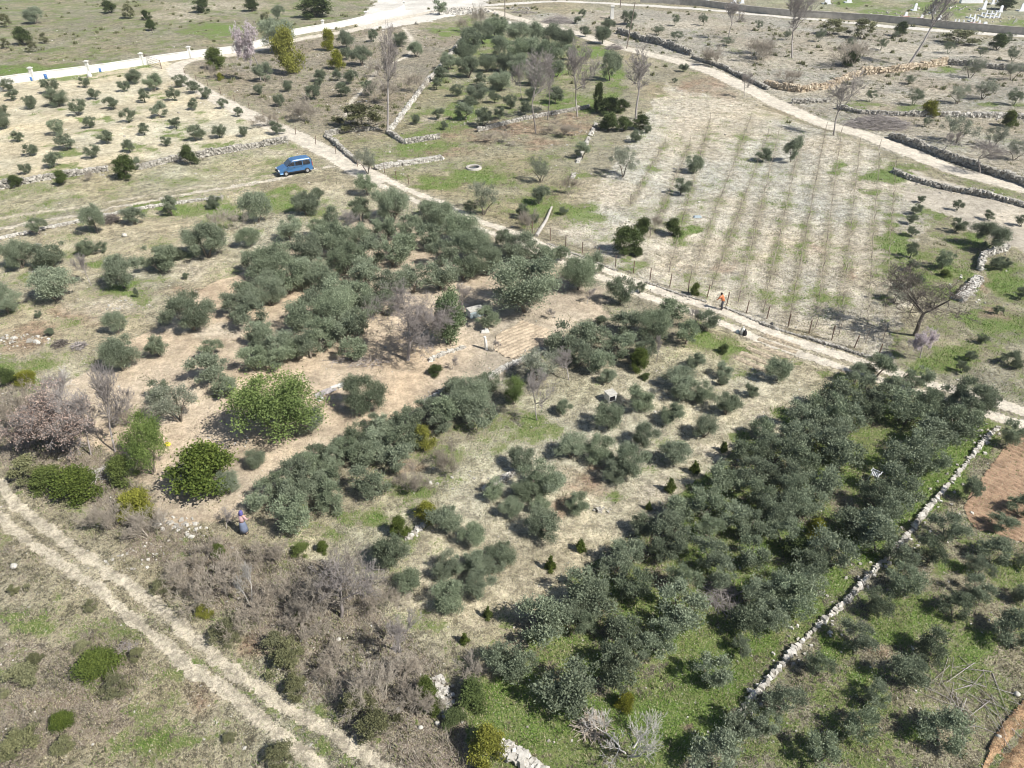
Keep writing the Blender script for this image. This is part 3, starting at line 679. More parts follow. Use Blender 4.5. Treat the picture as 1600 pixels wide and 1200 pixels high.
KIND['citrus'] = [(trunk_mesh('trunk', 190 + i, 2, .4, .03, .01, .25), crown_mesh('crown', 90 + i, M['citrus'], 12000, 26 + i, .034, .38, 'dome', lr=(.08, .18), up=.5, zlo=.02)) for i in range(4)]
KIND['yellow'] = [(trunk_mesh('trunk', 200 + i, 2, .4, .03, .01, .25), crown_mesh('crown', 100 + i, M['yellow'], 10000, 22 + i, .034, .36, 'dome', lr=(.11, .19), up=.7, zlo=.03)) for i in range(3)]
KIND['fresh'] = [(trunk_mesh('trunk', 210 + i, 3, .6, .026, .02, .4), crown_mesh('crown', 110 + i, M['fresh'], 17000, 40, .019, .34, spread=.34, lr=(.07, .14), up=.3, zlo=.06)) for i in range(3)]
KIND['evergreen'] = [(trunk_mesh('trunk', 240 + i, 3, .5, .03, .02, .3), crown_mesh('crown', 145 + i, M['evergreen'], 14000, 30, .032, .34, spread=.32, lr=(.09, .18), up=.3, zlo=.03)) for i in range(2)]
KIND['pine'] = [(trunk_mesh('trunk', 220 + i, 1, .5, .04, 0, 0), crown_mesh('crown', 120 + i, M['citrus'], 2600, 26, .10, .22, 'cone', up=.8, zlo=.03)) for i in range(3)]
KIND['scrub'] = [(trunk_mesh('stem', 230 + i, 4, .4, .02, .05, .5), crown_mesh('foliage', 130 + i, M['scrub'], 4500, 26 + i, .038, .28, 'dome', lr=(.04, .11), up=.8, zlo=.01)) for i in range(4)]
def bare_pair(seed, mat, **k):
    T, B, tips, r = branching(seed, **k); return seg_mesh('trunk', T, mat, r, 6), seg_mesh('branches', B, mat, r, 3), tips, r
KIND['bare'] = [bare_pair(300 + i, M['greybark'], levels=5, trunk=.30, spread=.55, upb=.28)[:2] for i in range(4)]
KIND['bare_big'] = [bare_pair(391, M['greybark'], levels=6, trunk=.13, spread=.8, upb=.20, kids=(3, 5), decay=.70, r0=.026, twig=.0015, wig=.06)[:2]]
KIND['bare_slim'] = [bare_pair(320 + i, M['greybark'], levels=5, trunk=.34, spread=.42, upb=.5, r0=.022)[:2] for i in range(4)]
KIND['bare_pale'] = [bare_pair(340 + i, M['palebark'], levels=4, trunk=.22, spread=.5, upb=.3, stems=1 + i, base_spread=.5 * i, r0=.03)[:2] for i in range(3)]
KIND['dead'] = [bare_pair(345, M['palebark'], levels=4, trunk=.24, spread=.42, upb=.35, stems=5, base_spread=.95, r0=.026, decay=.7, kids=(2, 4))[:2]]
KIND['bare_dark'] = [bare_pair(350 + i, M['darkbark'], levels=5, trunk=.14, spread=.75, upb=.22, r0=.03)[:2] for i in range(2)]
KIND['thorn'] = [bare_pair(360 + i, M['purple'], levels=4, trunk=.26, spread=.62, upb=.15, stems=9, kids=(2, 5), base_spread=1.1, r0=.014, decay=.7)[:2] for i in range(4)]
def leafy_bare(seed, mat, lmat, size, per, **k):
    T, B, tips, r = bare_pair(seed, mat, **k)
    P = np.repeat(tips, per, 0) + r.normal(size=(len(tips) * per, 3)) * .018
    V, Q = leaf_quads(P, r.normal(size=P.shape), size * r.uniform(.6, 1.4, len(P)), size * .4 * np.ones(len(P)), r)
    me = np_mesh('leaves', V, Q, lmat, attrs={'tone': ('FLOAT', 'POINT', np.repeat(r.rand(len(P)), 4))})
    return (T, B, me)
KIND['blossom'] = [leafy_bare(380, M['greybark'], M['pink'], .02, 4, levels=5, trunk=.22, spread=.5, upb=.4, r0=.02)]
KIND['withered'] = [leafy_bare(382, M['greybark'], M['brown'], .016, 2, levels=5, trunk=.2, spread=.6, upb=.2, stems=2, base_spread=.4, r0=.02)]
PART = {'olive': ('trunk', 'crown'), 'thorn': ('stems', 'branches'), 'scrub': ('stem', 'foliage')}
RAT = dict(olive=.86, olive_round=.86, olive_small=.86, olive_open=1.0, dark=.8, evergreen=1.0, citrus=.95, yellow=1.05, fresh=.95, pine=1.5, scrub=.6, bare=1.15, bare_slim=1.7, bare_pale=.9, dead=.8, bare_dark=.8, thorn=.55, blossom=1.1, withered=.9)
BUILT = []
_rr = random.Random(5)
def plant(name, kind, u, v, w, label, cat, ratio=None, group=None, idx=None, vb=None):
    """u, v: where its middle stands in the view, w: its width in photograph pixels; both turned into a place and a size in metres"""
    ratio = ratio or RAT[kind]; z = 1.0
    for _ in range(5):
        x, y = at(u, v, z + gz(*at(u, v, z))); Wm = w * depth(x, y, z) / FPX; z = .5 * Wm * ratio
    Wm *= 1.06
    var = KIND[kind]; i = _rr.randrange(len(var)) if idx is None else idx
    o = empty(name, (x, y, gz(x, y)), _rr.uniform(0, 6.28), (Wm * _rr.uniform(.94, 1.06), Wm * _rr.uniform(.94, 1.06), Wm * ratio))
    names = PART.get(kind, ('trunk', 'crown') if not kind.startswith(('bare', 'dead')) else ('trunk', 'branches'))
    if kind in ('blossom', 'withered'): names = ('trunk', 'branches', 'leaves' if kind == 'withered' else 'blossoms')
    for nm, me in zip(names, var[i]): link(nm, me, o)
    tag(o, label, cat, group); BUILT.append((u, v, kind)); return o

DEFER = []
ORD = ['first', 'second', 'third', 'fourth', 'fifth', 'sixth', 'seventh', 'eighth', 'ninth', 'tenth', 'eleventh', 'twelfth', 'thirteenth', 'fourteenth', 'fifteenth', 'sixteenth', 'seventeenth']
def rows(kind, cat, where, frm, data=None, group=None, small=2.2, large=3.9, rowword='row', grow=1.0, noun='olive tree'):
    R = [q.split() for q in data.strip().split('\n')]
    for i, row in enumerate(R):
        pts = sorted([[float(a) for a in q.split(',')] for q in row])
        for k, p in enumerate(pts):
            x, y = at(p[0], p[1]); Wm = p[2] * depth(x, y) / FPX
            sz = 'small ' if Wm < small else 'large ' if Wm > large else ''
            kd = kind
            if kind == 'auto': kd = 'olive_small' if Wm < 2.7 else 'olive'
            if kd == 'olive' and len(p) > 4: kd = 'olive_open'
            if 'mulched' in where or ('left terrace' in where and k % 3): kd = 'olive_round'
            rw = f' in the {ORD[i]} {rowword}' if len(R) > 1 else ''
            o = 'only' if len(pts) == 1 else ORD[k]
            rw = f', {ORD[i]} row {where}' if len(R) > 1 else ' ' + where
            lab = f'{sz}{noun}, {o} {frm}{rw}' if o != 'only' else f'{sz}{noun} alone{rw}'
            DEFER.append((kd, p[0], p[1], p[2] * grow, lab, cat, p[3] if len(p) > 3 and p[3] > 0 else None, group))
OT = 'olive tree'
rows('auto', OT, 'down the white walled orchard', 'from left', """11,134,20 80,135,24 130,129,17 195,135,18 209,120,24 239,129,28 281,127,20
19,149,18 88,153,30 147,147,19 224,150,23 271,148,22 301,137,20 321,146,19 348,162,17
46,160,22 119,169,26 174,162,21 249,172,26 303,163,18 372,175,16
5,172,16 5,190,26 87,200,26 140,192,19 199,181,24 224,202,21 274,193,19 342,206,22 381,206,17
28,214,18 102,222,27 164,215,22 201,229,22 258,221,16 304,208,28
45,235,21 142,238,22 81,250,26 41,264,18 432,200,22""", 'young olive trees in the walled orchard', rowword='row', small=1.8)
rows('auto', OT, 'of the bracken plot', 'from left', grow=1.12, data="""540,62,26 583,56,18 625,62,20 650,78,22
500,118,18 527,118,16 542,84,18 565,88,28 410,114,26
450,135,16 487,145,22 533,140,22 547,121,20 575,138,22 437,157,18 403,141,14 498,130,14""", group='olive trees in the bracken plot')
rows('auto', OT, 'of the grassy plot', 'from left', grow=1.25, data="""755,52,28 775,44,28 810,52,28 837,50,26 862,57,30
735,64,30 727,82,28 780,74,28 810,80,30 835,78,30 860,84,32 885,62,24 890,82,20
702,96,22 732,106,28 760,100,22 790,98,24 810,101,26 750,124,18 782,127,26 955,104,26,1.3 870,108,22
690,116,20 682,131,16 714,142,16 745,148,26 772,152,16 797,160,18 830,147,18 867,150,22 837,120,24
685,178,15 725,174,24 755,184,26 694,197,11 649,187,13 780,178,16 820,170,18 735,160,16""", group='olive trees in the grassy plot')
rows('auto', OT, 'below the junction by the two roads', 'from left', """902,32,12 910,21,13 914,50,17 942,56,27 950,40,20 983,28,22 984,42,14""", 'olive trees by the road fork', small=2.5)
rows('olive_open', OT, 'of the pale terraces uphill', 'from left', """1028,48,20,.7 1057,57,20,.7 1055,32,14,1.1 1100,31,15,1.1 1186,40,13,1.1 1136,65,24,.5 1230,55,12,1.2 1280,56,18,1 1328,69,17,1 1378,70,16,1 1400,55,12,.9 1484,75,18,.9 1535,82,14,1 1585,85,22,.9
1362,150,17,1 1430,152,24,1 1500,148,30,.9 1540,140,32,.9 1520,108,30,.9 1585,112,28,.9 1588,152,24,1 1448,190,16,.9
1500,205,52,.7 1555,215,34,.9 1590,235,30,1 1420,125,18,.7 1575,60,20,.8""", 'sparse olive trees on the upper terraces', small=2.6, large=5.5)
rows('auto', OT, 'in the vineyard field', 'from left', """995,214,22,.8 975,256,46,.9,1 1012,203,12 1065,292,28 1085,258,30 1193,243,24,.8 1240,234,26,1.5,1 1054,126,9 1068,106,16,.7""", 'olive trees in the vineyard field')
rows('auto', OT, 'of the meadow by the round well', 'from left', """735,324,20,1 755,312,42,1.2,1 817,330,22,1 835,342,16 846,266,34,1.15,1 843,305,28,1 910,235,26,1 880,330,14,.8""", 'olive trees in the meadow')
rows('auto', OT, 'down the left terrace', 'from left', """58,354,30 145,344,38,1.15 207,338,30 265,322,28,1.1 333,317,22 400,325,44,1.05 497,303,20
27,399,50 77,400,46 135,387,28 158,388,20 247,406,48 277,398,24 318,376,66 388,372,34 453,358,42 477,320,38
5,470,50 80,447,60 188,427,58 290,432,11 213,458,9,1.8
180,505,30,1.2 60,491,12 296,490,78,.75 78,519,14""", 'olive trees on the left terrace')
rows('auto', OT, 'on bare soil below the dense grove', 'from left', """185,556,62,.85 245,542,38 250,612,38,.9 272,630,66,1.1,1 325,580,56 350,607,46 395,560,50 330,545,36,.8 435,560,44""", 'olive trees on the soil terrace')
rows('auto', OT, 'of the dense grove', 'from left', grow=1.2, data="""520,340,28 562,330,36 612,322,48 572,290,26,1 640,356,38 686,338,40 665,325,22
496,356,26 560,370,38 600,362,40 630,385,38 670,372,38 717,360,44 737,386,50 790,376,30 812,386,44 850,400,36 878,396,24 930,412,26,1,1
480,392,46 520,378,50 575,395,42 612,397,40 690,397,42 760,408,46 722,420,38 905,430,46,.9
395,412,38 425,412,52 482,426,46 540,406,46 570,425,42 610,447,46 645,437,42 687,432,44
395,450,40 420,455,48 450,437,46 505,440,38 530,456,46 562,465,42 600,475,36
390,490,46 375,475,40 405,520,38 470,498,46 482,480,44 525,482,52 575,478,36 556,505,44
432,540,42 460,548,32 482,540,44 500,525,52 540,520,50 547,548,36 410,540,34""", group='olive trees in the dense grove')
plant('olive_tree', 'olive', 822, 450, 98, 'largest round olive tree, standing alone on bare soil above the furrowed plot', OT, .85, idx=3)
plant('olive_tree', 'olive', 567, 618, 66, 'ragged olive tree beside the white slabs on bare soil', OT, .85)
plant('olive_tree', 'olive', 484, 660, 44, 'dull olive tree pressed against the bright green leafy tree', OT, 1.0)
plant('olive_tree', 'olive', 400, 720, 32, 'small olive tree in bare soil under the bright green leafy tree', OT, .9)
plant('olive_tree', 'olive', 355, 757, 38, 'small olive tree touching the right side of the big citrus tree', OT, .9)
rows('auto', OT, 'of the diagonal belt under the soil terrace', 'from left', grow=1.1, data="""410,776,42 432,758,46 457,808,60 462,772,52 520,778,46 500,760,38 462,740,46
480,728,40 497,712,34 520,716,44 512,750,44 540,700,44 560,685,44 562,712,42 575,752,56,.8,1
590,697,46 605,668,40 620,690,48 620,716,48 632,660,44 648,690,36 672,645,46 590,660,30
700,640,52 717,612,42 735,626,62 750,648,48 762,600,34 690,665,34""", group='olive trees in the diagonal belt')
rows('auto', OT, 'of the upper belt below the dirt road', 'from left', """885,530,52 905,555,48 925,525,52 937,565,46 950,590,28 862,540,30
940,500,18 970,540,48 980,505,48 1025,510,54 1012,545,40 1052,487,46 1075,520,46 1100,502,40 970,457,44,1,1 1000,450,20""", 'olive trees in the belt below the road')
rows('auto', OT, 'in the straw mulched orchard', 'from left', grow=.98, data="""1087,565,30 1060,592,42 1132,580,28 1217,580,42
880,638,26 952,653,50 1002,625,44 1067,607,46 1095,613,40 1175,611,24 1130,596,16
1007,683,44 1050,647,40 1102,670,40 1137,634,40
892,700,46 935,704,50 985,723,56 1055,710,46 962,738,42
815,720,44 842,748,60 862,756,46 902,788,36 772,765,36 822,770,40
740,837,42 800,795,36 845,791,30 850,822,56 785,866,48 697,812,52
612,865,58,1 640,912,46 697,884,46 735,884,46 747,915,50 700,935,58 770,885,36""", group='olive trees in the mulched orchard')
rows('auto', OT, 'of the broad diagonal grove', 'from lower left', grow=1.06, data="""1005,822,36 965,886,48 985,866,52 1040,856,52 1052,830,58 1065,797,44 1105,790,54 1132,748,54 1170,742,50 1175,710,48 1190,672,42 1215,702,52
910,915,60 930,935,62 990,915,54 1070,905,52 1110,866,60 1110,826,44 1145,805,50 1190,772,50 1215,740,52 1255,726,52 1250,684,50 1262,658,56 1287,640,56 1312,628,60
850,975,72 885,958,50 915,975,44 1060,945,78 1175,862,52 1172,818,48 1215,800,50 1237,768,56 1282,757,56 1318,712,58 1305,682,56 1330,660,48 1360,645,44 1360,612,50 1375,572,46 1340,585,40
808,1040,52 785,1035,56 882,1080,84 960,1050,68 975,985,56 1025,1000,58 990,1025,50 1130,905,40 1225,832,48 1260,792,52""", group='olive trees in the broad diagonal grove')
rows('auto', OT, 'of the grove along the white stones', 'from lower left', grow=1.06, data="""1120,1180,74 1170,1130,58 1110,1048,54,1,1 1160,1012,34 1170,970,56 1205,965,48 1190,930,50 1225,918,46
1237,940,66 1267,912,46 1262,887,54 1305,865,64 1330,820,50 1360,828,66 1375,845,50 1395,797,54
1375,776,58 1407,756,62 1420,725,58 1440,700,52 1452,722,44 1465,682,56 1495,662,58 1515,645,48 1525,625,66 1420,640,60 1452,632,50 1432,592,38 1400,610,40 1480,625,40""", group='olive trees along the white stone line')
rows('auto', OT, 'of the right hand orchard', 'from left', """1205,1130,42 1227,1095,60 1282,1040,44,1,1 1340,995,56 1375,945,48 1415,910,56 1415,878,44 1457,865,46 1480,825,58
1285,1178,60 1347,1132,62 1370,1085,48 1417,1045,62 1462,1010,54,.9,1 1495,948,48 1527,918,46 1532,887,40 1555,862,48 1567,818,38 1520,765,30,1.5,1 1580,678,34,1.3 1597,790,40
1477,1142,70 1585,985,60 1598,930,34 1598,880,28""", 'olive trees in the right hand orchard')
rows('auto', OT, 'of the eastern verge', 'from left', """1440,312,13 1431,328,17 1424,343,17 1426,362,17 1425,392,24,1,1 1427,415,20 1428,440,26,.9,1
1477,408,30,.9 1498,321,16,1,1 1497,352,24 1546,336,16,.9,1 1547,371,54,.75 1570,412,20 1555,412,24,.9
1535,530,17 1515,556,20 1505,575,22 1560,485,16 1592,570,20 1580,560,26 1597,460,20 1598,345,20""", 'olive trees on the eastern verge')

def place_deferred(keep=318):
    """the trees that show largest stand on their own; the slivers behind them are joined"""
    buf = np.full((300, 400), -1, int); area = []
    geo = []
    for k, (kd, u, v, w, lab, cat, ra, gr) in enumerate(DEFER):
        ra = ra or RAT[kd]; geo.append((depth(*at(u, v + w * ra * .4)), u / 4, v / 4, w / 8, w * ra / 8))
    yy, xx = np.mgrid[0:300, 0:400]
    for k in sorted(range(len(geo)), key=lambda k: -geo[k][0]):
        d, u, v, rx, ry = geo[k]; x0, x1, y0, y1 = int(max(0, u-rx-1)), int(u+rx+2), int(max(0, v-ry-1)), int(v+ry+2)
        sub = (xx[y0:y1, x0:x1] - u) ** 2 / rx ** 2 + (yy[y0:y1, x0:x1] - v) ** 2 / ry ** 2 < 1
        buf[y0:y1, x0:x1][sub] = k
    vis = np.array([(buf == k).sum() for k in range(len(geo))]); full = np.array([math.pi * g[3] * g[4] for g in geo])
    order = np.argsort(-vis); rest = []
    for rank, k in enumerate(order):
        kd, u, v, w, lab, cat, ra, gr = DEFER[k]
        if vis[k] < .10 * full[k] and full[k] > 8: continue
        if rank < keep: plant('olive_tree', kd, u, v, w, lab, cat, ra, gr)
        else: rest.append(DEFER[k])
    V, Q, T = [], [], []; off = 0
    # the orchard goes on past the right and lower edges of the view
    q = random.Random(8)
    for v in (880, 960, 1045, 1135, 1240):
        for u in (1690, 1770, 1850, 1930): rest.append(('olive', u + q.uniform(-12, 12), v + q.uniform(-12, 12), 58 * q.uniform(.8, 1.15), None, None, None, None))
    for u in (820, 920, 1010, 1110, 1210, 1310, 1420, 1530, 1640): rest.append(('olive', u, 1330 + q.uniform(-8, 20), 68 * q.uniform(.8, 1.1), None, None, None, None))
    for kd, u, v, w, lab, cat, ra, gr in rest:
        o = plant('olive_tree', kd, u, v, w, None, None, ra, None)
        mw = Matrix.LocRotScale(o.location, o.rotation_euler, o.scale)
        for ch in list(o.children):
            me = ch.data; n = len(me.vertices); a = np.empty(n * 3, np.float32); me.vertices.foreach_get('co', a); a = a.reshape(-1, 3)
            a = a @ np.array(mw.to_3x3()).T + np.array(mw.translation); q = np.empty(len(me.loops), np.int32); me.loops.foreach_get('vertex_index', q)
            t = np.empty(n, np.float32); me.attributes['tone'].data.foreach_get('value', t)
            V.append(a); Q.append(q.reshape(-1, 4) + off); T.append(t); off += n; bpy.data.objects.remove(ch)
        bpy.data.objects.remove(o)
    if rest:
        me = np_mesh('olive_trees', np.concatenate(V), np.concatenate(Q), M['olive'], attrs={'tone': ('FLOAT', 'POINT', np.concatenate(T))})
        tag(link('olive_trees', me), 'the smaller and half hidden olive trees filling in the groves and terraces', 'olive trees', kind='stuff')
    print('olives: individual', min(keep, len(DEFER)), 'joined', len(rest), 'of', len(DEFER))
place_deferred()

